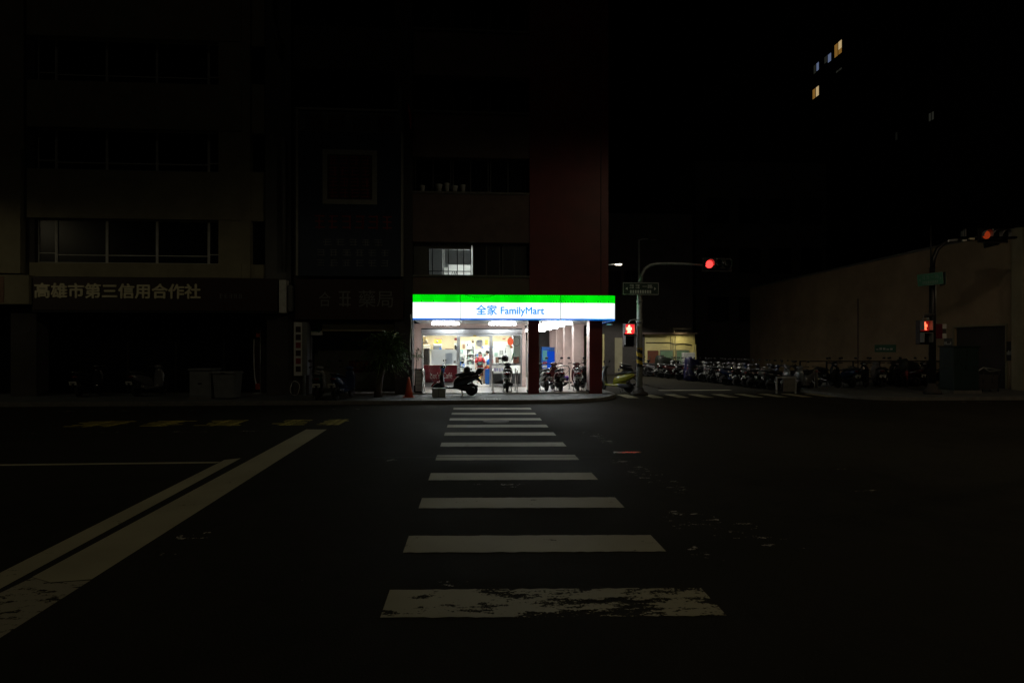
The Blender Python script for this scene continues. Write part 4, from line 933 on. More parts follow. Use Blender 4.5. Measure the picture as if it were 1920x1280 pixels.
# ================================================================== SCOOTERS
def scooter(mats, label, group, topbox=False, screen=False, visor=False):
    body, shield, seatm = mats
    t = thing('scooter', label, 'scooter', (0, 0, 0), 0, group)
    b = MB()
    b.loft_x([(-.88, 0, .70, .03, .03), (-.83, 0, .70, .10, .085), (-.66, 0, .66, .155, .14), (-.42, 0, .59, .175, .185), (-.18, 0, .52, .165, .2), (-.02, 0, .46, .14, .17), (.05, 0, .42, .1, .1)], body)
    b.loft_x([(-.5, 0, .32, .1, .1), (-.3, 0, .3, .13, .11), (-.05, 0, .29, .15, .06), (.2, 0, .29, .155, .045), (.42, 0, .30, .14, .05)], body)
    b = b.build('body', None, t)
    MB().loft_x([(-.74, 0, .82, .06, .02), (-.68, 0, .825, .12, .05), (-.5, 0, .815, .145, .06), (-.38, 0, .785, .15, .06), (-.2, 0, .765, .135, .06), (-.06, 0, .745, .09, .045), (-.01, 0, .735, .03, .015)], seatm).build('seat', None, t)
    s = MB()
    s.loft_z([(.40, 0, .26, .05, .12), (.42, 0, .36, .06, .18), (.455, 0, .55, .065, .205), (.475, 0, .74, .07, .195), (.46, 0, .88, .065, .15), (.44, 0, .96, .05, .09)], shield)
    s.loft_z([(.50, 0, .5, .03, .05), (.525, 0, .62, .035, .1), (.52, 0, .8, .03, .1), (.49, 0, .93, .02, .06)], shield)
    s.build('front_shield', None, t)
    c = MB(); c.loft_z([(.42, 0, .94, .05, .06), (.43, 0, 1.0, .1, .14), (.42, 0, 1.06, .09, .135), (.40, 0, 1.1, .04, .06)], shield); c.build('handlebar_cover', None, t)
    MB().loft_x([(.50, 0, 1.01, .07, .045), (.53, 0, 1.01, .065, .04), (.545, 0, 1.01, .03, .02)], M['glassy']).build('headlight', None, t)
    h = MB(); h.tube([(.33, -.34, 1.05), (.37, -.24, 1.06), (.41, -.1, 1.03), (.41, .1, 1.03), (.37, .24, 1.06), (.33, .34, 1.05)], .013, M['dark_metal'])
    for q in (-1, 1): h.tube([(.33, q * .34, 1.05), (.365, q * .235, 1.06)], .019, M['rubber']); h.tube([(.38, q * .2, 1.05), (.395, q * .32, 1.04)], .007, M['steel'], 6)
    h.build('handlebar', None, t)
    for q in (-1, 1):
        mi = MB(); mi.tube([(.37, q * .19, 1.06), (.36, q * .23, 1.18), (.36, q * .28, 1.24)], .006, M['dark_metal'], 6); mi.loft_x([(.34, q * .31, 1.27, .05, .035), (.355, q * .31, 1.27, .065, .045), (.385, q * .31, 1.27, .04, .03)], M['black'], 14, 2.4); mi.build('mirror', None, t)
    f = MB()
    for q in (-1, 1): f.tube([(.46, q * .05, .62), (.53, q * .085, .42), (.60, q * .085, .22)], .018, M['dark_metal'])
    f.build('fork', None, t)
    fn = MB(); rs = []
    for k in range(9):
        a = R(20 + 150 * k / 8); cx, cz = .60 + .255 * math.cos(a), .23 + .255 * math.sin(a); w = .075 * math.sin(math.pi * (k + .6) / 9.2) + .02
        ux, uz = math.cos(a), math.sin(a)
        rs.append([(cx + ux * sp2(.028, u, 2.4), sp(w, u, 2.4), cz + uz * sp2(.028, u, 2.4)) for u in angs(12)])
    fn.rings(rs, shield); fn.build('front_fender', None, t)
    for wx in (.60, -.60):
        w = bpy.data.objects.new('wheel', None); C.objects.link(w); w.parent = t; w.location = (wx, 0, .225)
        ty = MB(); ty.lathe_y([(.165 + .06 * math.cos(a) * (1 if math.cos(a) > 0 else .6), .052 * math.sin(a)) for a in [2 * math.pi * k / 12 for k in range(13)]], (0, 0, 0), 26); ty.build('tyre', M['rubber'], w)
        ri = MB(); ri.lathe_y([(.03, -.06), (.035, -.03), (.035, .03), (.03, .06)], (0, 0, 0), 14)
        for k in range(5):
            a = 2 * math.pi * k / 5; ri.tube([(.03 * math.cos(a), 0, .03 * math.sin(a)), (.15 * math.cos(a), 0, .15 * math.sin(a))], [.02, .014], None, 6)
        ri.lathe_y([(.135, -.03), (.155, -.035), (.155, .035), (.135, .03)], (0, 0, 0), 26); ri.build('rim', M['dark_metal'], w)
    en = MB(); en.loft_x([(-.72, .09, .24, .03, .06), (-.6, .1, .25, .06, .11), (-.35, .1, .27, .06, .1), (-.15, .08, .29, .05, .08)], M['dark_metal']); en.tube([(-.62, -.03, .5), (-.6, -.05, .28)], .03, M['dark_metal']); en.build('engine', None, t)
    ex = MB(); ex.tube([(-.2, -.12, .2), (-.4, -.15, .22), (-.45, -.155, .24), (-.78, -.17, .33), (-.82, -.17, .34)], [.018, .022, .05, .055, .03], M['dark_metal'], 12); ex.build('exhaust', None, t)
    MB().loft_x([(-.86, 0, .71, .095, .04), (-.895, 0, .71, .085, .035), (-.91, 0, .71, .04, .015)], M['tail_red']).build('tail_light', None, t)
    rf = MB(); rf.tube([(-.8, 0, .62), (-.92, 0, .52), (-.97, 0, .4)], [.05, .045, .03], M['black'], 8); rf.build('rear_fender', None, t)
    pl = MB(); mx = Matrix.Translation((-.955, 0, .5)) @ Matrix.Rotation(R(-16), 4, 'Y'); pl.box(-.006, .004, -.12, .12, -.06, .06, M['offwhite'], 0, mx); pl.box(-.0075, -.0062, -.08, .08, -.02, .02, M['grey_box'], 0, mx); pl.build('number_plate', None, t)
    g = MB(); g.tube([(-.55, -.16, .8), (-.75, -.15, .86), (-.9, -.1, .89), (-.92, 0, .895), (-.9, .1, .89), (-.75, .15, .86), (-.55, .16, .8)], .012, M['steel']); g.build('grab_rail', None, t)
    k = MB(); k.tube([(-.22, -.12, .24), (-.3, -.17, .01)], .012, M['dark_metal']); k.tube([(-.22, .12, .24), (-.3, .17, .01)], .012, M['dark_metal']); k.tube([(-.3, -.17, .012), (-.3, .17, .012)], .011, M['dark_metal']); k.build('stand', None, t)
    if topbox:
        m = MB(); m.loft_z([(-.82, 0, .78, .1, .12), (-.86, 0, .82, .13, .16), (-.9, 0, .9, .14, .17)], M['black'], 18, 4); m.build('top_box', None, t)
        m = MB(); m.loft_z([(-.9, 0, .904, .14, .17), (-.92, 0, .97, .12, .16), (-.94, 0, 1.0, .07, .1)], M['black'], 18, 4); m.build('box_lid', None, t)
    if screen:
        m = MB(); m.loft_z([(.5, 0, 1.08, .008, .16), (.47, 0, 1.25, .008, .15), (.44, 0, 1.36, .006, .09)], M['glass'], 14, 3); m.build('windscreen', None, t)
    return t
M['glassy'] = pbr('headlight_lens', (.5, .52, .55), .08, .6, coat=.5)
M['tail_red'] = pbr('tail_lens', (.1, .004, .004), .15, coat=.5)
gloss_black = pbr('glossy_black_paint', (.012, .012, .014), .22, coat=.6, var=.2)
gloss_red = pbr('glossy_red_paint', (.28, .008, .012), .22, coat=.6, var=.1)
gloss_maroon = pbr('glossy_maroon_paint', (.05, .012, .012), .25, coat=.6, var=.1)
gloss_silver = pbr('silver_paint', (.19, .2, .21), .3, .5, coat=.4, var=.08)
gloss_white = pbr('white_scooter_paint', (.33, .33, .32), .25, coat=.5, var=.08)
gloss_yellow = pbr('yellow_scooter_paint', (.2, .2, .016), .25, coat=.5, var=.08)
gloss_blue = pbr('dark_blue_paint', (.02, .035, .09), .25, coat=.5, var=.1)
gloss_green = pbr('dark_green_paint', (.02, .05, .035), .25, coat=.5, var=.1)
gloss_grey = pbr('grey_scooter_paint', (.14, .14, .15), .28, .2, coat=.5, var=.1)
SEAT = M['rubber']
def put(t, x, y, z, rz): t.location = (x, y, z); t.rotation_euler = (0, 0, rz)
ZP = HS + .002; ZA = .168
G1 = 'scooters standing around the lit shop'
s1 = scooter((gloss_black, gloss_black, SEAT), 'black scooter with a red front fender parked side on before the shop window', G1, topbox=True)
for ch in s1.children:
    if ch.name.startswith('front_fender'): ch.data.materials[0] = gloss_red
put(s1, X(853, 21.0), 21.0, ZP, R(176))
s2 = scooter((gloss_black, gloss_black, SEAT), 'black scooter seen from behind with a helmet on its mirror, right of the shop door', G1)
put(s2, X(952, 22.2), 22.35, ZA, R(86))
s3_ = scooter((gloss_black, M['tarp'], SEAT), 'dark scooter half hidden behind the first arcade pillar', G1)
put(s3_, X(1018, 22.6), 22.9, ZA, R(100))
s4_ = scooter((gloss_maroon, gloss_maroon, SEAT), 'maroon scooter with silver trim in the middle of the side passage', G1)
put(s4_, X(1044, 22.5), 22.6, ZA, R(97))
s5_ = copy_tree(s4_); s5_['label'] = 'dark maroon scooter with raised mirrors right in the side passage'; put(s5_, X(1082, 22.7), 22.7, ZA, R(83))
s6_ = copy_tree(s2); s6_['label'] = 'scooter mostly hidden behind the second arcade pillar'; put(s6_, X(1103, 24.3), 24.4, ZA, R(60))
s7_ = scooter((gloss_yellow, gloss_silver, SEAT), 'yellow and silver scooter standing side on right of the second pillar', G1)
put(s7_, X(1153, 24.0), 24.0, .002, R(146))
# helmet, bag, crate
hl = thing('helmet', 'black open helmet hanging on the scooter right of the shop door', 'helmet', (X(947, 22.4), 22.5, ZA + 1.27))
MB().loft_z([(0, 0, -.12, .11, .1), (0, 0, -.05, .14, .135), (0, 0, .05, .135, .13), (0, 0, .12, .08, .08), (0, 0, .14, .02, .02)], None, 18, 2.1).build('shell', gloss_black, hl); MB().tube([(-.1, .03, -.1), (-.05, -.02, -.2), (.06, .0, -.2), (.1, .03, -.1)], .01).build('strap', M['black'], hl)
hl2 = thing('helmet', 'dark round helmet resting on the seat of the side on black scooter', 'helmet', (X(876, 21.0), 21.0, ZP + .93))
MB().loft_z([(0, 0, -.1, .09, .09), (0, 0, -.04, .12, .12), (0, 0, .05, .115, .115), (0, 0, .11, .06, .06), (0, 0, .125, .015, .015)], None, 18, 2.1).build('shell', M['black'], hl2); MB().loft_z([(-.09, 0, -.05, .05, .09), (-.11, 0, 0.02, .02, .1)], None, 12).build('visor', M['glassy'], hl2)
bb_ = thing('plastic_bag', 'bright blue bag hanging on the handlebar of the side on black scooter', 'bag', (X(830.5, 20.95), 20.95, ZP + .95))
MB().loft_z([(0, 0, -.14, .03, .03), (0, 0, -.06, .06, .05), (0, 0, .06, .06, .045), (0, 0, .13, .03, .02), (0, 0, .16, .01, .01)], None, 12, 2.4).build('body', M['blue'], bb_); MB().tube([(0, 0, .14), (.02, 0, .2)], .008).build('handle', M['blue'], bb_)
sf = thing('polystyrene_box', 'grey white polystyrene box standing before the front wheel of the black scooter', 'box', (X(823, 20.5), 20.5, ZP))
MB().box(-.23, .23, -.17, .17, 0, .26, None, .02).build('box', M['card'], sf); MB().box(-.24, .24, -.18, .18, .262, .31, None, .015).build('lid', M['card'], sf)
m = MB(); m.box(-.02, .02, -.173, -.1705, .0, .26, M['grey_box']); strokes(m, -.17, -.08, .08, .18, -.171, random.Random(3), M['grey_box'], .002); m.build('tape', None, sf)
pb = thing('purple_bag', 'small purple bag hanging between two scooters in the side passage', 'bag', (X(1061, 22.4), 22.4, ZA + .5))
MB().loft_z([(0, 0, -.1, .1, .04), (0, 0, 0, .12, .07), (0, 0, .09, .1, .04)], None, 12, 3).build('pouch', M['purple'], pb); MB().tube([(-.08, 0, .08), (.05, 0, .22), (.22, 0, .4)], .008).build('strap', M['black'], pb)
# hoop stands
def hoop(label, x, y, w, h=.86, along=False, dz=ZA):
    t = thing('hoop_rail', label, 'hoop rail', (x, y, dz), 0, 'steel hoops under the arcade')
    m = MB(); d = (lambda u, z: (0, u, z)) if along else (lambda u, z: (u, 0, z))
    m.tube([d(-w / 2, 0), d(-w / 2, h - .1), d(-w / 2 + .03, h - .03), d(-w / 2 + .1, h), d(w / 2 - .1, h), d(w / 2 - .03, h - .03), d(w / 2, h - .1), d(w / 2, 0)], .024, None, 10); m.build('hoop', M['steel'], t)
    for u in (-w / 2, w / 2): MB().lathe_z([(.05, 0), (.05, .012), (.03, .02)], d(u, 0), 14).build('base_plate', M['galv'], t)
hoop('steel hoop beside the notice board at the left shop edge', X(794, 22), 22.0, .8, .86, True)
hoop('steel hoop between the shop door and the scooter with the helmet', X(924, 22), 22.3, 1.0, .84, True)
hoop('steel hoop right of the scooter with the helmet', X(969, 22), 22.3, 1.0, .86, True)
hoop('steel hoop with curved top behind the passage scooters', X(1056, 23.4), 23.4, .5, .95)
hoop('far steel hoop beside the second arcade pillar', X(1092, 24.2), 24.2, .5, .9)
# notice board stand
nbk = thing('notice_stand', 'dark framed notice board standing at the left edge of the lit shop', 'notice board', (X(785, 21.95), 21.95, HS + .04))
m = MB(); w_ = .145
m.box(-w_, w_, -.03, .03, 0, .06); m.box(-w_, w_, -.03, .03, .85, .9); m.box(-w_, -w_ + .03, -.03, .03, .06, .85); m.box(w_ - .03, w_, -.03, .03, .06, .85); m.build('frame', M['dark_metal'], nbk)
B('sheet', M['offwhite'], nbk, -w_ + .03, w_ - .03, -.01, .01, .06, .85); m = MB()
for k in range(5): m.box(-w_ + .05, w_ - .05, -.014, -.011, .14 + k * .15, .15 + k * .15)
m.build('printed_line', M['grey_wall'], nbk)
# vending machine deep in the passage
vm = thing('vending_machine', 'blue lit vending machine at the far end of the side passage', 'vending machine', (X(1027, 32.5), 32.6, ZA))
B('cabinet', M['blue'], vm, -.32, .42, 0, .6, 0, 1.75, .02); B('front', M['vend_blue'], vm, -.02, .4, -.02, -.002, .35, 1.5); B('window', M['teal_glow'], vm, -.28, -.03, -.02, -.002, 1.0, 1.55)
m = MB(); 
for k in range(3): m.box(-.28, -.04, -.025, -.021, .4 + k * .19, .52 + k * .19, M['offwhite'] if k % 2 else M['red'])
m.build('drink_row', None, vm)

# parked scooters along the side street
kinds = {}
def proto(key, *a, **k): kinds[key] = (a, k)
proto('black', (gloss_black, gloss_black, SEAT)); proto('white', (gloss_black, gloss_white, SEAT)); proto('silver', (gloss_silver, gloss_silver, SEAT)); proto('red', (gloss_red, gloss_black, SEAT))
proto('blue', (gloss_blue, gloss_blue, SEAT)); proto('grey', (gloss_grey, gloss_grey, SEAT)); proto('maroon', (gloss_maroon, gloss_black, SEAT)); proto('green', (gloss_green, gloss_silver, SEAT))
made = {}
def spawn(key, label, group, x, y, z, rz):
    if key not in made:
        t = scooter(kinds[key][0][0], label, group); made[key] = t
    else:
        t = copy_tree(made[key])
    t['label'] = label; t['group'] = group; put(t, x, y, z, rz); return t
ordn = ['first', 'second', 'third', 'fourth', 'fifth', 'sixth', 'seventh', 'eighth', 'ninth', 'tenth', 'eleventh', 'twelfth', 'thirteenth', 'fourteenth', 'fifteenth', 'sixteenth', 'seventeenth', 'eighteenth', 'nineteenth', 'twentieth', 'twenty first', 'twenty second', 'twenty third', 'twenty fourth', 'twenty fifth', 'twenty sixth', 'twenty seventh', 'twenty eighth', 'twenty ninth', 'thirtieth', 'thirty first', 'thirty second', 'thirty third', 'thirty fourth', 'thirty fifth']
rnd = random.Random(44)
seq = ['silver', 'black', 'white', 'maroon', 'grey', 'black', 'white', 'silver', 'black', 'white', 'maroon', 'silver', 'grey', 'black', 'white', 'silver', 'black', 'white', 'grey', 'silver', 'white', 'black', 'grey', 'blue', 'white', 'black', 'silver', 'grey', 'black', 'silver', 'blue', 'black', 'silver', 'silver']
cname = {'black': 'black', 'silver': 'silver', 'maroon': 'dark red', 'white': 'white fronted', 'grey': 'grey', 'blue': 'dark blue', 'red': 'red', 'green': 'dark green'}
n = len(seq)
for i, key in enumerate(seq):
    f = i / (n - 1); y = 39.0 - 15.2 * f; x = 11.9 + 2.0 * f + rnd.uniform(-.25, .25)
    rz = R(rnd.uniform(-14, 8)) if i % 3 else R(180 + rnd.uniform(-12, 12))
    if i >= n - 2: rz = R(205 + 12 * (i - n + 2))
    spawn(key, f'{cname[key]} scooter, {ordn[i]} from the far end of the side street row', 'scooters parked in a row along the side street', x, y, .002, rz)
seq2 = ['black', 'blue', 'black', 'grey', 'black', 'maroon', 'black', 'black', 'grey']
for i, key in enumerate(seq2):
    x = 15.6 + .78 * i + rnd.uniform(-.15, .15)
    spawn(key, f'{cname[key]} scooter, {ordn[i]} from the left before the railing of the blank wall', 'scooters parked before the railing', x, 25.0 + rnd.uniform(-.3, .3), ZP, R(90 + rnd.uniform(-25, 25)) if i % 2 else R(-90 + rnd.uniform(-25, 25)))
spawn('green', 'dark scooter, left one of the two standing at the kerb by the palm', 'scooters at the kerb before the shutter', X(597, 19.9), 19.95, ZP, R(100))
spawn('blue', 'dark scooter, right one of the two standing at the kerb by the palm', 'scooters at the kerb before the shutter', X(645, 19.9), 19.95, ZP, R(78))
spawn('black', 'dark scooter with a white plate, left one under the office arcade', 'scooters under the office arcade', X(162, 21.6), 21.8, ZP, R(92))
spawn('grey', 'dark scooter with a tilted white plate, right one under the office arcade', 'scooters under the office arcade', X(275, 21.6), 21.8, ZP, R(78))
spawn('black', 'scooter at the street lamp side of the far yellow wall', 'scooters near the yellow wall', X(1186, 36), 36.2, .002, R(20))
# tarpaulin covered machines
def tarp(label, x, y, w, d, h, mat, rz, seed):
    t = thing('covered_scooter', label, 'covered scooter', (x, y, .002), rz); r2 = random.Random(seed); rs = []
    for k, (z_, f_) in enumerate(((0.05, 1.05), (.3, 1), (.6, .95), (.85, .95), (1.02, .9), (1.1, .75), (1.13, .1))):
        rs.append([(sp(w * f_ / 2, a, 3.2) * (1 + r2.uniform(-.05, .05)), sp2(d * f_ / 2, a, 3.2) * (1 + r2.uniform(-.05, .05)), z_ * h / 1.13 - (.09 * h * math.cos(a) if k > 2 else 0)) for a in angs(20)])
    MB().rings(rs).build('cover', mat, t)
    w_ = MB(); w_.lathe_y([(.2, -.04), (.22, 0), (.2, .04)], (w * .3, 0, .22), 18); w_.lathe_y([(.2, -.04), (.22, 0), (.2, .04)], (-w * .3, 0, .22), 18); w_.build('wheel', M['rubber'], t)
tarp('scooter under a dark blue tarpaulin before the yellow wall', X(1298, 32), 32, .85, .7, 1.25, M['navy'], R(12), 3)
tarp('scooter under a blackish cover left of the blue tarpaulin', X(1246, 36.5), 36.5, 1.2, .9, 1.3, M['tarp'], R(10), 8)
tarp('low load under a dark cover beside the railing near the right pole', X(1690, 26), 25.6, 1.0, .8, 1.25, M['tarp'], R(4), 11)

# ================================================================== LEFT PAVEMENT THINGS
g1 = thing('utility_cabinet', 'taller grey utility cabinet on the left pavement', 'cabinet', (X(384, 20.4), 20.4, HS), R(-6), 'grey utility cabinets')
B('body', M['grey_box'], g1, -.37, .37, -.28, .28, .05, .96, .015); B('base', M['kerb'], g1, -.39, .39, -.3, .3, 0, .05); B('lid', M['grey_box'], g1, -.41, .41, -.32, .32, .962, 1.02, .012); B('door', M['grey_box'], g1, -.33, .33, -.292, -.281, .12, .9, .004); MB().box(-.06, .06, -.305, -.292, .5, .54, M['dark_metal']).build('handle', None, g1)
g2 = thing('utility_cabinet', 'lower grey tapered cabinet right of the taller one', 'cabinet', (X(427, 20.3), 20.3, HS), R(-4), 'grey utility cabinets')
m = MB(); m.rings([[(-a, -b_, z_), (a, -b_, z_), (a, b_, z_), (-a, b_, z_)] for a, b_, z_ in ((.31, .26, .04), (.36, .3, .84))], None, True, False); m.build('body', M['grey_box'], g2)
B('lid', M['grey_box'], g2, -.39, .39, -.33, .33, .842, .92, .02); MB().box(-.07, .07, -.35, -.331, .86, .89, M['dark_metal']).build('handle', None, g2)
m = MB()
for q in (-1, 1): m.lathe_y([(.08, -.03), (.09, 0), (.08, .03)], (q * .22, .2, .09), 16)
m.build('wheel', M['rubber'], g2)
cn = thing('traffic_cone', 'orange traffic cone on the pavement at the left end of the lit shop', 'traffic cone', (X(766.5, 20.4), 20.4, HS))
MB().lathe_z([(.15, .03), (.11, .25), (.075, .45), (.035, .68), (.03, .7), (0, .7)], (0, 0, 0), 24).build('cone', M['orange'], cn); B('base', M['orange'], cn, -.19, .19, -.19, .19, 0, .03, .008)
# palm like tree
tr = thing('palm_tree', 'small palm with drooping dark leaves in front of the shutter', 'tree', (X(708, 20.6), 20.6, HS))
rnd = random.Random(12)
tp = Vector((.24, 0, 1.35)); MB().tube([(0, 0, -.05), (.04, .01, .35), (.1, 0, .7), (.17, .02, 1.05), tp], [.15, .12, .11, .1, .09], None, 12).build('trunk', M['bark'], tr)
cr = MB()
for k in range(380):
    az = rnd.uniform(0, 2 * math.pi); el = rnd.uniform(-.7, 1.35); L_ = rnd.uniform(.5, .95); p0 = tp + Vector((rnd.uniform(-.2, .35), rnd.uniform(-.2, .2), rnd.uniform(0, .65)))
    d = Vector((math.cos(az) * math.cos(el), math.sin(az) * math.cos(el), math.sin(el))); side = d.cross(Vector((0, 0, 1))).normalized()
    pr = None
    for j in range(6):
        u = j / 5; p = p0 + d * L_ * u + Vector((0, 0, -1)) * .5 * u * u * L_; w = .036 * (1 - u) + .003 if j else .012
        a, b_, c_ = cr.bm.verts.new(p - side * w), cr.bm.verts.new(p + Vector((0, 0, -.008))), cr.bm.verts.new(p + side * w)
        if pr: cr.face([pr[0], pr[1], b_, a]); cr.face([pr[1], pr[2], c_, b_])
        pr = (a, b_, c_)
        if j > 1:                        # side leaflets
            for q in (-1, 1):
                tip = p + (side * q * .8 + d * .5 + Vector((0, 0, -.45))) * .24 * (1.15 - u); e_ = p + d * .05
                cr.face([cr.bm.verts.new(p), cr.bm.verts.new(e_), cr.bm.verts.new(tip)])
cr.build('crown', M['leaf'], tr)
# small spray of leaves reaching over the shop edge
tr2 = thing('potted_plant', 'spiky potted plant at the left edge of the lit shop window', 'plant', (X(781, 22.2), 22.2, ZA))
MB().lathe_z([(.11, 0), (.14, .25), (.15, .26), (.12, .25)], (0, 0, 0), 18).build('pot', M['dark_wall'], tr2); MB().tube([(0, 0, .2), (-.02, 0, .8), (.02, 0, 1.45)], [.022, .018, .014], None, 8).build('stem', M['bark'], tr2)
cr = MB(); rnd = random.Random(3)
for k in range(70):
    az = rnd.uniform(0, 2 * math.pi); el = rnd.uniform(-.9, 1.0); L_ = rnd.uniform(.16, .32); p0 = Vector((.02, 0, 1.45)) + Vector((rnd.uniform(-.1, .12), rnd.uniform(-.08, .08), rnd.uniform(-.14, .12)))
    d = Vector((math.cos(az) * math.cos(el), math.sin(az) * math.cos(el), math.sin(el))); side = d.cross(Vector((0, 0, 1))).normalized() * .014
    cr.face([cr.bm.verts.new(p0), cr.bm.verts.new(p0 + d * L_ * .5 + side), cr.bm.verts.new(p0 + d * L_ + Vector((0, 0, -.04))), cr.bm.verts.new(p0 + d * L_ * .5 - side)])
cr.build('leaves', M['leaf'], tr2)
# ================================================================== SIGNAL POLE AT THE CORNER
def tp_(px, py, Y): return at(px, py, Y)
YP = 22.3
bx = X(1199, YP)
sp1 = thing('signal_pole', 'pale signal pole with a curved arm and a yellow black foot', 'signal pole', (bx, YP, 0))
zs = Z(530, YP)
m = MB(); m.tube([(0, 0, .1), (0, 0, Z(655, YP)), (0, 0, Z(560, YP)), (0, 0, Z(528, YP))], [.12, .115, .1, .095], M['galv'], 16)
m.tube([(0, 0, Z(560, YP)), (0, 0, Z(566, YP))], .12, M['galv'], 16); m.tube([(0, 0, Z(606, YP)), (0, 0, Z(598, YP))], .125, M['galv'], 16)
pole = m.build('pole', None, sp1)
arm = []
for px, py in ((1202, 528), (1203, 515), (1209, 504), (1219, 497), (1232, 494), (1260, 494), (1290, 495), (1318, 497)): p = at(px, py, YP); arm.append((p.x - bx, 0, p.z))
MB().tube(arm, [.075, .07, .065, .06, .055, .05, .045, .04], M['galv'], 12).build('arm', None, sp1)
z0, z1 = Z(688, YP), Z(652, YP)
m = MB(); nseg = 20
def stripe_band():
    rows = 16; cols = 24; r_ = .119; vs = [[m.bm.verts.new((r_ * math.cos(2 * math.pi * c / cols), r_ * math.sin(2 * math.pi * c / cols), z0 + (z1 - z0) * rr_ / rows)) for c in range(cols)] for rr_ in range(rows + 1)]
    for rr_ in range(rows):
        for c in range(cols):
            ph = (rr_ / rows * 2.6 + c / cols * 1.0) % 1
            m.face([vs[rr_][c], vs[rr_][(c + 1) % cols], vs[rr_ + 1][(c + 1) % cols], vs[rr_ + 1][c]], M['stripe_yellow'] if ph < .5 else M['black'], True)
stripe_band(); m.build('warning_stripes', None, sp1)
m = MB(); m.lathe_z([(.34, 0), (.32, .1), (.2, .16), (.125, .3), (.12, .3)], (0, 0, 0), 20); m.build('base', M['dark_wall'], sp1)
m = MB(); m.tube([(-.05, -.1, Z(570, YP)), (-.085, -.08, Z(551, YP)), (-.085, -.08, Z(530, YP))], .03, M['galv']); m.tube([(-.28, -.05, .02), (-.12, -.05, .6)], .008, M['dark_metal']); m.build('conduit', None, sp1)
# pedestrian signal
def red_man(mb, w, h, mat):
    """standing figure in lit dots"""
    mb.lathe_y([(.13 * h, 0), (.13 * h, -.004), (0, -.005)], (0, 0, .37 * h), 14, mat)
    mb.box(-.2 * w, .2 * w, -.004, 0, -.05 * h, .24 * h, mat); mb.box(-.34 * w, -.22 * w, -.004, 0, -.1 * h, .22 * h, mat); mb.box(.22 * w, .34 * w, -.004, 0, -.1 * h, .22 * h, mat)
    mb.box(-.19 * w, -.02 * w, -.004, 0, -.45 * h, -.06 * h, mat); mb.box(.02 * w, .19 * w, -.004, 0, -.45 * h, -.06 * h, mat); mb.box(-.3 * w, -.19 * w, -.004, 0, -.45 * h, -.38 * h, mat); mb.box(.19 * w, .3 * w, -.004, 0, -.45 * h, -.38 * h, mat)
def ped_signal(label, x, y, ztop, rz, hot, lens, armx):
    t = thing('pedestrian_signal', label, 'pedestrian signal', (x, y, ztop), rz, 'pedestrian signals')
    m = MB(); m.box(-.2, .2, 0, .2, -.9, 0, M['black'], .015)
    m.build('housing', None, t)
    for k, zc in enumerate((-.22, -.67)):
        m = MB(); m.box(-.165, .165, -.012, -.001, zc - .17, zc + .17, lens if k == 0 else M['dark_glass']); l_ = m.build('lens', None, t)
        if k == 0:
            m = MB(); red_man(m, .3, .32, hot); f_ = m.build('lit_figure', None, l_); f_.location = (0, -.013, zc)
        m = MB(); m.box(-.19, -.17, -.18, -.001, zc - .15, zc + .19); m.box(.17, .19, -.18, -.001, zc - .15, zc + .19); m.box(-.19, .19, -.18, -.001, zc + .19, zc + .205); m.build('visor', M['visor'], t)
    m = MB(); m.tube([(0, .1, 0), (armx * .15, .1, .12), (armx * .6, .1, .16), (armx, .1, .14)], .022); m.build('bracket', M['galv'], t)
    return t
x_ = X(1178, YP)
ped_signal('glowing red pedestrian signal left of the striped signal pole', x_, YP - .12, Z(606, YP), 0, M['red_led'], M['red_lens'], bx - x_)
# vehicle signal at the arm end
def veh_signal(label, x, y, z, rz, lens, n_=3, lit=0, glow=None):
    t = thing('traffic_signal', label, 'traffic signal', (x, y, z), rz, 'vehicle signals on arms')
    w = .36; m = MB(); m.box(-w * .5, w * (n_ - .5), 0, .18, -.18, .18, M['black'], .02); m.box(-w * .5 - .06, w * (n_ - .5) + .06, .1, .12, -.27, .27, M['black']); m.build('housing', None, t)
    for k in range(n_):
        m = MB(); m.lathe_y([(.15, -.001), (.15, -.02), (.1, -.04), (0, -.048)], (w * k, 0, 0), 24, lens if k == lit else M['dark_glass']); m.build('lens', None, t)
        m = MB(); vs = []
        for a in [R(-20 + 220 * j / 16) for j in range(17)]:
            L_ = .2 * (.55 + .45 * math.sin(max(0, min(math.pi, a)))); vs.append((m.bm.verts.new((w * k + .165 * math.cos(a), -.001, .165 * math.sin(a))), m.bm.verts.new((w * k + .17 * math.cos(a), -L_, .17 * math.sin(a)))))
        for p, q in zip(vs, vs[1:]): m.face([p[0], q[0], q[1], p[1]], None, True)
        m.build('visor', M['visor'], t)
    m = MB(); m.tube([(w * (n_ - 1) / 2, .1, .25), (w * (n_ - 1) / 2, .1, .17)], .03); m.build('bracket', M['galv'], t)
    return t
p = at(1328, 496, YP)
t = veh_signal('red vehicle signal at the end of the corner pole arm', p.x, YP - .08, p.z, R(0), M['red_lens_hot'])
p = at(1312, 499, YP); 
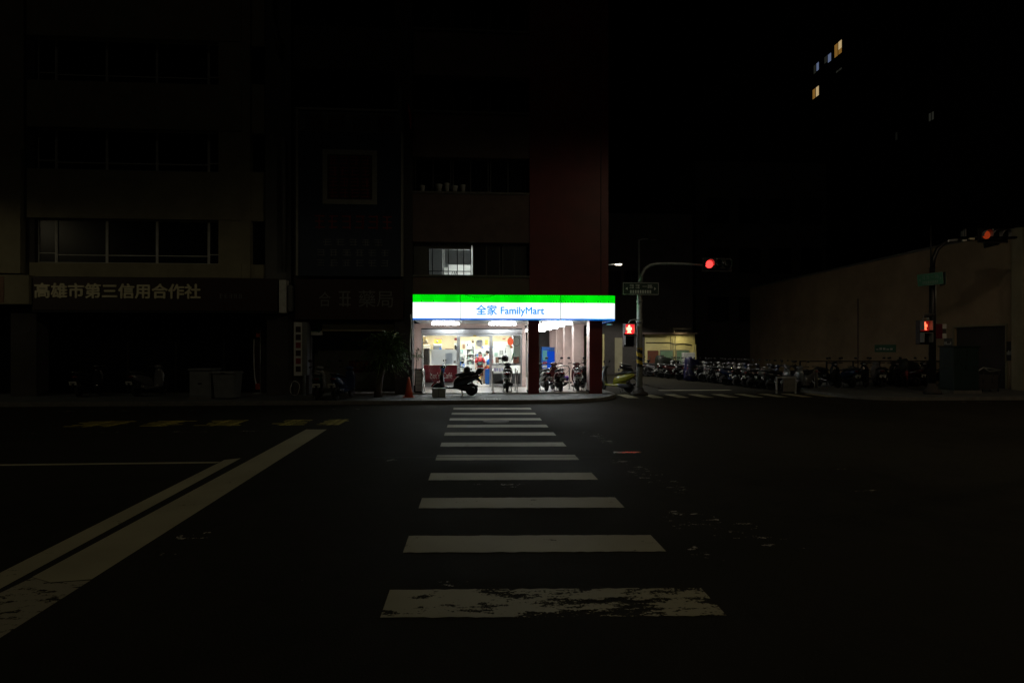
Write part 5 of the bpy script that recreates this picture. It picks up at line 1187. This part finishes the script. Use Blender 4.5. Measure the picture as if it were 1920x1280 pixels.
# street name sign
def name_sign(label, x0, x1, z0, z1, y, rz=0, scale=1., chars=True, shade='board_green', ink='offwhite'):
    cx = (x0 + x1) / 2; cz = (z0 + z1) / 2; w = (x1 - x0) / 2; h = (z1 - z0) / 2
    t = thing('street_sign', label, 'street sign', (cx, y, cz), rz, 'street name signs')
    m = MB(); m.box(-w, w, 0, .035, -h, h, M[shade], .006); m.build('plate', None, t)
    m = MB(); e = .02; m.box(-w + .004, w - .004, -.004, -.001, h - e, h - .004); m.box(-w + .004, w - .004, -.004, -.001, -h + .004, -h + e); m.box(-w + .004, -w + e, -.004, -.001, -h + e, h - e); m.box(w - e, w - .004, -.004, -.001, -h + e, h - e); m.build('border', M[ink], t)
    m = MB(); rn = random.Random(7); s = w / .7
    for k in range(2): strokes(m, (-.45 + .24 * k) * s, (-.27 + .24 * k) * s, .02 * h, .7 * h, -.001, rn, None, .004)
    for k in range(9): m.box((-.42 + .095 * k) * s, (-.36 + .095 * k) * s, -.004, -.001, -.75 * h, -.25 * h)
    for q in (-1, 1): m.poly([(q * .6 * s, -.003, 0), (q * .52 * s, -.003, .25 * h), (q * .52 * s, -.003, -.25 * h)])
    m.build('lettering', M[ink], t)
    text('lettering', '一路', M[ink], t, .06 * s, .46 * s, .05 * h, .7 * h, -.001, .003)
    return t
M['board_green'] = pbr('dark_green_sign', (.008, .03, .02), .4, var=.1)
name_sign('dark street name sign across the corner signal pole', X(1168, YP - .2), X(1235, YP - .2), Z(551, YP - .2), Z(528, YP - .2), YP - .2)
# tall thin lamp post behind it, unlit
ul = thing('street_lamp', 'thin unlit lamp post rising behind the corner signal pole', 'street lamp', (X(1198, 30), 30, 0))
zt_ = Z(446, 30); m = MB(); m.tube([(0, 0, 0), (0, 0, zt_ * .6), (0, 0, zt_)], [.08, .06, .05], None, 10); m.tube([(0, 0, zt_ - .05), (.2, 0, zt_ + .03), (.6, 0, zt_ + .03)], .03); m.build('pole', M['galv'], ul)
MB().loft_x([(.5, 0, zt_ + .02, .05, .03), (.65, 0, zt_ + .02, .1, .05), (.9, 0, zt_, .06, .03)], None, 12).build('lamp_head', M['dark_metal'], ul)

# ================================================================== LIT STREET LAMP FAR DOWN THE SIDE STREET
def lamp_light(name, parent, loc, energy, col, size=R(150), r=.25, blend=.2, rot=(0, 0, 0)):
    l = bpy.data.lights.new(name, 'SPOT'); l.energy = energy; l.color = col; l.spot_size = size; l.spot_blend = blend; l.shadow_soft_size = r
    o = bpy.data.objects.new(name, l); C.objects.link(o); o.parent = parent; o.location = loc; o.rotation_euler = rot; return o
def street_lamp(label, x, y, h, dx, energy, col, mat, dy=0., cone=150):
    t = thing('street_lamp', label, 'street lamp', (x, y, 0), 0)
    m = MB(); m.tube([(0, 0, 0), (0, 0, h * .6), (0, 0, h - .4), (dx * .15, dy * .15, h - .05), (dx, dy, h + .12)], [.1, .085, .07, .06, .04], None, 12); m.lathe_z([(.2, 0), (.2, .25), (.1, .35)], (0, 0, 0), 16); m.build('pole', M['galv'], t)
    m = MB(); e = Vector((dx, dy, h + .12)); m.box(e.x - .26, e.x + .26, e.y - .14, e.y + .14, e.z - .06, e.z + .06, None, .03); m.build('lamp_head', M['galv'], t)
    m = MB(); m.box(e.x - .18, e.x + .18, e.y - .1, e.y + .1, e.z - .085, e.z - .062); m.build('lamp_face', mat, t)
    lamp_light('lamp_beam', t, (e.x, e.y, e.z - .15), energy, col, R(cone))
    return t
p = at(1161, 496, 35)
street_lamp('lit street lamp over the side street beyond the shop corner', p.x - 1.6, 35, p.z - .05, 1.55, 1500, (1, .96, .84), M['lamp_led'], 0, 128)
# unseen street lamps put in outside the frame to light road and facades
street_lamp('unseen tall street lamp added on the left kerb with a long arm over the road', -15.0, 9.5, 10.6, 6.6, 50, (1, .86, .55), M['lamp_warm'])
street_lamp('unseen street lamp on the right pavement near the blank wall', 17.0, 12.0, 9.5, 1.2, 220, (1, .7, .44), M['lamp_warm'])
street_lamp('unseen street lamp added on the near kerb behind the crossing', 5.5, -7.0, 11.0, -1.4, 260, (1, .87, .56), M['lamp_warm'], 0, 172)
street_lamp('unseen street lamp added on the right side of the crossing', 11.2, 9.0, 10.8, -1.0, 330, (1, .87, .6), M['lamp_warm'], 0, 176)
street_lamp('unseen street lamp on the left pavement before the office block', -22.5, 14.5, 8.0, 1.6, 105, (1, .87, .55), M['lamp_warm'], 0, 172)

# ================================================================== FAR END OF THE SIDE STREET
YY = 41.0
fb_ = thing('far_building', 'low building with a lamp lit yellow wall and two green shutters', 'building')
xa_, xb_ = X(1213, YY), X(1303, YY); zc_ = Z(626, YY)
B('wall', M['yellow_wall'], fb_, X(1130, YY), xb_, YY, YY + 8, 0, zc_); B('upper_wall', M['dark_wall'], fb_, X(1120, YY), xb_ - .15, YY + .05, YY + 8, zc_, 11.5)
B('side_pilaster', M['yellow_wall'], fb_, X(1299, YY), xb_ + .05, YY - .12, YY - .002, 0, Z(645, YY)); B('ledge', M['beige'], fb_, X(1180, YY), xb_ + .1, YY - .35, YY - .002, zc_, zc_ + .12)
B('ledge', M['kerb'], fb_, X(1262, YY), xb_ - .3, YY - .1, YY + .04, Z(617, YY), Z(614, YY))
for a, b_ in ((1237.5, 1262), (1268, 1292)):
    w = MB(); w.box(X(a, YY), X(b_, YY), YY - .04, YY - .002, Z(690, YY), Z(656, YY)); w = w.build('window', M['alu'], fb_)
    m = MB(); z = Z(689, YY)
    while z < Z(658, YY): m.box(X(a + 1, YY), X(b_ - 1, YY), YY - .07, YY - .042, z, z + .06); z += .085
    m.build('louvre', M['green_shutter'], w)
m = MB(); m.box(X(1214, YY), X(1234, YY), YY - .05, YY - .002, 0, Z(657, YY)); m.build('door', M['brown'], fb_)
m = MB(); m.tube([(X(1211, YY), YY - .03, Z(642, YY)), (X(1255, YY), YY - .03, Z(642, YY)), (X(1265, YY), YY - .03, Z(645, YY)), (X(1280, YY), YY - .03, Z(644, YY)), (X(1296, YY), YY - .03, Z(646.5, YY))], .03, M['dark_metal'])
for q in (1258, 1262, 1266): m.tube([(X(q, YY), YY - .03, Z(690, YY)), (X(q, YY), YY - .03, Z(630, YY))], .025, M['cream'])
m.build('pipe', None, fb_)
for k, a in enumerate((1136, 1170)): window('window', X(a, YY), X(a + 28, YY), 5.6, 7.4, YY + .02, [X(a + 14, YY)], fb_, M['dark_metal'])
B('dark_door', M['dark_wall'], fb_, X(1133, YY), X(1208, YY), YY - .08, YY - .002, 0, 3.0); B('side_door', M['cream'], fb_, X(1152, YY), X(1166, YY), YY - .14, YY - .082, .1, 2.6)
wl_ = thing('wall_lamp', 'shaded lamp over the yellow wall of the far building', 'lamp', (X(1272, YY), YY - .5, Z(621, YY)))
MB().box(-.5, .5, -.1, .1, 0, .07, None, .02).build('lamp_housing', M['dark_metal'], wl_); MB().box(-.45, .45, .02, .09, -.02, -.001).build('lamp_face', M['lamp_warm'], wl_); MB().box(-.5, .5, -.1, -.085, -.06, -.001).build('lamp_skirt', M['dark_metal'], wl_); MB().tube([(0, .05, .03), (0, .49, .1)], .02).build('bracket', M['dark_metal'], wl_)
l = lamp_light('lamp_beam', wl_, (0, -.1, -.1), 42, (1, .88, .5), R(165), .3)
bxs = thing('white_box', 'small white lit box above the blue tarpaulin by the yellow wall', 'box', (X(1292, 39), 39, 1.0))
B('box', M['offwhite'], bxs, -.45, .35, -.2, .2, 0, .55, .03); B('post', M['galv'], bxs, -.05, .05, -.05, .05, -1.0, 0)
# building across, dark block between the far building and the blank wall
db = thing('dark_block', 'unlit flat fronted block closing the side street', 'building')
B('wall', M['dark_wall'], db, X(1304, 46), X(1400, 60), 46, 70, 0, 17); 
for k in range(3):
    for j in range(4): window('window', X(1304, 46) + 1 + j * 2.6, X(1304, 46) + 2.8 + j * 2.6, 4 + k * 4, 6 + k * 4, 45.97, [X(1304, 46) + 1.9 + j * 2.6], db, M['dark_metal'])
# tower with lit windows
tw = thing('apartment_tower', 'tall dark apartment tower with a few lit windows', 'building')
M['tower'] = pbr('tower_wall', (.02, .019, .018), .9, var=.2, scale=.4)
TX = 40.0
B('wall', M['tower'], tw, TX, 70, 45, 110, 0, 46)
def tower_y(px): u = (px - 960) / FPX; return TX * (CA - SA * u) / (SA + CA * u)           # depth where the side wall crosses that column
def twin(a, b_, t_, c_, parts, frame=True):
    ya, yb = tower_y(b_), tower_y(a); ym_ = (ya + yb) / 2
    z0 = EYE + (HOR - c_) * (ym_ * CA + TX * SA) / FPX; z1 = EYE + (HOR - t_) * (ym_ * CA + TX * SA) / FPX
    m = MB(); e = .07
    m.box(TX - .05, TX - .002, ya - e, yb + e, z0 - e, z0); m.box(TX - .05, TX - .002, ya - e, yb + e, z1, z1 + e); m.box(TX - .05, TX - .002, ya - e, ya, z0, z1); m.box(TX - .05, TX - .002, yb, yb + e, z0, z1); m.box(TX - .05, TX - .003, ym_ - .03, ym_ + .03, z0, z1)
    w = m.build('window', M['dark_metal'], tw)
    for (u0, u1, v0, v1, mt) in parts:
        MB().box(TX - .02, TX - .004, yb + (ya - yb) * u0, yb + (ya - yb) * u1, z0 + (z1 - z0) * v0, z0 + (z1 - z0) * v1).build('pane', M[mt], w)
twin(1526, 1536, 120, 136, [(0, .42, 0, 1, 'win_dim'), (.5, 1, .12, 1, 'win_blue')]); twin(1546, 1559, 99, 119, [(0, .45, .2, .8, 'win_dim'), (.5, 1, .0, .75, 'win_blue')])
twin(1565, 1579, 80, 104, [(0, .42, 0, 1, 'win_amber'), (.5, 1, .4, 1, 'win_warm'), (.5, 1, 0, .38, 'win_amber')]); twin(1524, 1536, 165, 183, [(0, .4, 0, 1, 'win_amber'), (.5, 1, .05, 1, 'win_warm')])
twin(1568, 1579, 130, 134, [(0, 1, 0, 1, 'win_dim')]); twin(1437, 1447, 353, 369, [(0, 1, 0, 1, 'win_dim')]); twin(1680, 1683, 248, 263, [(0, 1, 0, 1, 'win_dim')]); twin(1742, 1752, 211, 226, [(0, 1, 0, 1, 'win_dim')])
for fl in range(11):
    for k in range(9):
        y0 = 48 + k * 5.5; z0 = 5 + fl * 3.6
        if any(abs(y0 + .9 - tower_y(px)) < 3.2 and abs(z0 - zz) < 3.2 for px, zz in ((1531, 35), (1552, 35), (1572, 35), (1530, 31), (1442, 22), (1681, 21), (1747, 23))): continue
        MB().box(TX - .04, TX - .002, y0, y0 + 1.8, z0, z0 + 1.7).build('window', M['dark_glass'], tw)

# ================================================================== BLANK WALL AND LOT ON THE RIGHT
WX = 22.4
wd = thing('blank_wall', 'long plain brown wall with a dark doorway on the right', 'wall')
hW = 6.7

def wall_y(px):
    u = (px - 960) / FPX; return WX * (CA - SA * u) / (SA + CA * u)
def wz(py, px): y = wall_y(px); return EYE + (HOR - py) * (WX * SA + y * CA) / FPX
dy0, dy1 = wall_y(1886), wall_y(1790); dz = wz(612, 1838)
yc = wall_y(1911)
B('wall', M['lot_wall'], wd, WX, WX + .4, dy1, 62, HS, hW); B('wall', M['lot_wall'], wd, WX, WX + .4, yc, dy0, HS, hW); B('wall', M['lot_wall'], wd, WX, WX + .4, dy0, dy1, dz, hW)
B('return_wall', M['cream'], wd, WX - .35, WX + .4, yc - .5, yc - .002, HS, hW + .01); B('coping', M['kerb'], wd, WX - .05, WX + .45, yc, 62, hW + .001, hW + .12)
m = MB(); m.box(WX - .04, WX - .002, dy0 - .08, dy0, HS, dz + .08); m.box(WX - .04, WX - .002, dy1, dy1 + .08, HS, dz + .08); m.box(WX - .04, WX - .002, dy0, dy1, dz, dz + .08); m.build('door_frame', M['cream'], wd)
B('door', M['dark_wall'], wd, WX + .1, WX + .16, dy0, dy1, HS, dz)
m = MB(); y_ = wall_y(1609); m.box(WX - .03, WX - .002, y_ - .05, y_ + .05, HS, wz(560, 1609)); m.build('pipe', M['beige'], wd)
def wall_sign(label, a, b_, t_, c_, mat, seed):
    t = thing('wall_sign', label, 'sign'); y0, y1 = wall_y(b_), wall_y(a); pm_ = (a + b_) / 2; z0, z1 = wz(c_, pm_), wz(t_, pm_)
    B('plate', M[mat], t, WX - .04, WX - .003, y0, y1, z0, z1, .006); m = MB(); r2 = random.Random(seed)
    for k in range(5):
        yy0 = y1 + (y0 - y1) * (.08 + .17 * k); m.box(WX - .044, WX - .041, yy0 + (y0 - y1) * .12, yy0, z0 + (z1 - z0) * .3, z0 + (z1 - z0) * (.35 + r2.uniform(.05, .3)))
    m.build('lettering', M['offwhite'] if mat != 'offwhite' else M['grey_wall'], t)
wall_sign('long green sign low on the blank brown wall', 1641, 1680, 646, 660, 'signgreen', 1); wall_sign('small pale notice on the brown wall left of the doorway', 1771, 1787, 634, 651, 'grey_wall', 2); wall_sign('dark upright notice between the doorway and the wall corner', 1888, 1904, 640, 676, 'dark_wall', 3)
# railing
YR = 26.6
rl = thing('railing', 'low dark railing across the pavement before the blank wall', 'railing')
m = MB(); zt_ = Z(678, YR); x0, x1 = X(1500, YR), X(1795, YR)
for z_ in (zt_, zt_ - .42, zt_ - .8): m.box(x0, x1, YR - .025, YR + .025, z_ - .025, z_ + .025)
m.build('rail', M['dark_metal'], rl)
for k in range(7):
    xx = x0 + (x1 - x0) * k / 6; MB().box(xx - .03, xx + .03, YR - .024, YR + .024, HS, zt_ + .03).build('post', M['dark_metal'], rl)
br = thing('barrier', 'short pale barrier frame at the near end of the scooter row', 'barrier', (X(1474, 22.7), 22.7, 0))
m = MB(); m.box(-.42, .42, -.025, .025, .62, .68); m.box(-.42, -.37, -.024, .024, 0, .62); m.box(.37, .42, -.024, .024, 0, .62); m.build('frame', M['galv'], br); B('panel', M['kerb'], br, -.12, .36, -.015, .015, .08, .6)
# bollard like posts with reflectors
for k, (px, lab) in enumerate(((1531, 'dim red topped post before the railing near the scooter row'), (1700, 'red strip post before the railing near the right signal pole'))):
    t = thing('bollard', lab, 'bollard', (X(px, 24.3), 24.3, HS), 0, 'posts before the railing'); MB().lathe_z([(.06, 0), (.055, .75), (.04, .8), (0, .8)], (0, 0, 0), 14).build('post', M['dark_wall'] if k else M['kerb'], t); MB().lathe_z([(.06, .3 if k else .68), (.06, .72 if k else .75)], (0, 0, 0), 14).build('reflector', M['muted_red'], t)

# right signal pole
Y3 = 20.7; rx = X(1748, Y3)
sp2_ = thing('signal_pole', 'dark signal pole with an arm reaching to the right', 'signal pole', (rx, Y3, HS))
m = MB(); m.tube([(0, 0, 0), (0, 0, Z(600, Y3)), (0, 0, Z(500, Y3))], [.12, .11, .09], M['dark_metal'], 16); m.tube([(.1, -.03, Z(610, Y3)), (.1, -.03, Z(520, Y3))], .03, M['galv'], 8); m.build('pole', None, sp2_)
arm = [(at(px, py, Y3).x - rx, 0, at(px, py, Y3).z - HS) for px, py in ((1748, 502), (1750, 485), (1757, 468), (1770, 456), (1790, 451), (1830, 448), (1905, 445))]
MB().tube(arm, [.08, .075, .07, .065, .06, .055, .05], M['dark_metal'], 12).build('arm', None, sp2_)
MB().lathe_z([(.3, 0), (.3, .1), (.2, .16), (.13, .4)], (0, 0, 0), 18).build('base', M['dark_wall'], sp2_)
# thin whip on top
MB().tube([(-.06, 0, Z(500, Y3) - HS), (-.06, 0, Z(412, Y3) - HS)], .025, M['dark_metal'], 8).build('mast', None, sp2_)
xq = X(1729, Y3)
M['red_led2'] = emit('red_signal_figure_soft', (1, .16, .07), 2.2); M['red_lens2'] = emit('red_signal_lens_soft', (1, .01, .01), .22)
ped_signal('red pedestrian signal on the dark right hand pole', xq, Y3 - .12, Z(598, Y3), R(4), M['red_led2'], M['red_lens2'], rx - xq)
M['red_back'] = pbr('dull_red_casing', (.12, .012, .025), .5)
t = thing('side_signal', 'red tinted back of a signal head on the right side of the dark pole', 'traffic signal', (X(1757, Y3), Y3 - .1, Z(605, Y3)))
B('housing', M['red_back'], t, -.14, .14, 0, .2, -.55, 0, .02); MB().tube([(-.2, .1, -.1), (0, .1, -.05)], .02).build('bracket', M['dark_metal'], t)
t = thing('control_plate', 'two small pale plates beside the signal back on the dark pole', 'sign', (X(1768, Y3), Y3 - .05, Z(609, Y3)))
B('plate', M['offwhite'], t, -.1, .1, 0, .02, -.1, .08); B('plate', M['offwhite'], t, -.1, .1, 0, .02, -.46, -.28); B('backing', M['dark_wall'], t, -.1, .1, .021, .05, -.46, .08)
t = thing('signal_hood', 'pale slanted hood above the right red pedestrian signal', 'camera', (X(1737, Y3), Y3 - .1, Z(589, Y3)))
m = MB(); m.poly([(-.2, -.1, .05), (.18, -.1, .05), (.12, .15, -.06), (-.1, .15, -.06)]); m.poly([(-.2, -.1, .065), (.18, -.1, .065), (.12, .15, -.045), (-.1, .15, -.045)]); m.build('hood', M['offwhite'], t); MB().tube([(.05, .1, -.03), (.1, .1, -.2)], .03).build('bracket', M['galv'], t)
M['signgreen_pale'] = pbr('faded_sign_ink', (.1, .2, .16), .5, var=.1)
M['board_green2'] = pbr('green_sign', (.01, .14, .08), .4, var=.1)
t = name_sign('green street sign turned on the dark right hand pole', X(1726, Y3 - .2), X(1764, Y3 - .2), Z(529, Y3 - .2), Z(505, Y3 - .2), Y3 - .2, R(0), shade='board_green2', ink='signgreen_pale'); t.rotation_euler = (0, R(-4), R(-38)); t.location.x -= .02
t = thing('street_sign', 'edge on dark street sign right of the green one', 'street sign', (X(1768, Y3), Y3, Z(517, Y3)), R(62), 'street name signs'); B('plate', M['board_green'], t, -.35, .35, -.02, .02, -.22, .24, .006)
p = at(1838, 443, Y3)
t = veh_signal('dim orange red vehicle signal on the right hand arm', p.x, Y3 - .25, p.z, R(0), M['orange_lens'])
t = veh_signal('dark unlit signal at the end of the right hand arm', at(1880, 441, Y3 + .3).x, Y3 + .5, p.z + .02, R(80), M['dark_glass'], 2, 5)
t = thing('traffic_camera', 'small pale camera at the bend of the right hand arm', 'camera', (at(1780, 451, Y3).x, Y3 - .15, at(1780, 453, Y3).z))
MB().loft_x([(-.16, 0, 0, .04, .04), (-.14, 0, .0, .05, .05), (.16, 0, .03, .05, .05), (.18, 0, .03, .02, .02)], None, 12).build('case', M['grey_box'], t); MB().loft_x([(-.175, 0, 0, .03, .03), (-.161, 0, 0, .04, .04)], None, 12).build('front', M['white'], t)
t = thing('antenna_unit', 'pair of upright fins and plates on the right hand arm', 'antenna', (at(1802, 446, Y3).x, Y3 - .05, at(1802, 450, Y3).z))
for k, dx in enumerate((-.02, .09)): B('fin', M['grey_box'], t, dx, dx + .035, -.05, .05, .12, .12 + .2 + .08 * k, .004)
B('plate', M['offwhite'], t, -.02, .14, -.06, .06, -.06, .0, .004); B('plate', M['gold'], t, .25, .45, -.06, .06, .0, .06, .004)
gc = thing('control_cabinet', 'dark green control cabinet right of the dark signal pole', 'cabinet', (X(1806, 20.9), 21.1, HS))
B('body', M['green_box'], gc, -.5, .5, -.35, .35, .12, 1.75, .02); B('plinth', M['kerb'], gc, -.56, .56, -.4, .4, 0, .12); B('door', M['green_box'], gc, -.45, -.01, -.365, -.351, .2, 1.68, .004); B('door', M['green_box'], gc, .01, .45, -.365, -.351, .2, 1.68, .004); MB().box(-.06, -.03, -.385, -.366, .9, 1.05, M['dark_metal']).build('handle', None, gc); B('roof', M['green_box'], gc, -.54, .54, -.39, .39, 1.752, 1.8, .01)
# folded table like frame right of the cabinet
ft = thing('trestle', 'low folded trestle frame with pale edges before the dark doorway', 'trestle', (X(1855, 21.4), 21.5, HS))
m = MB(); m.tube([(-.55, 0, .72), (-.15, 0, .95), (.55, 0, .85)], .025, M['galv']); m.tube([(-.15, 0, .95), (.1, 0, .8), (.55, 0, .85)], .02, M['galv']); m.build('top_rail', None, ft); m = MB()
for a, b_ in ((-.5, -.35), (-.15, -.1), (.3, .2), (.5, .55)): m.tube([(a, 0, .78), (b_, .1, 0)], .02)
m.build('leg', M['dark_metal'], ft); B('board', M['dark_wall'], ft, -.45, .5, .04, .07, .1, .68)
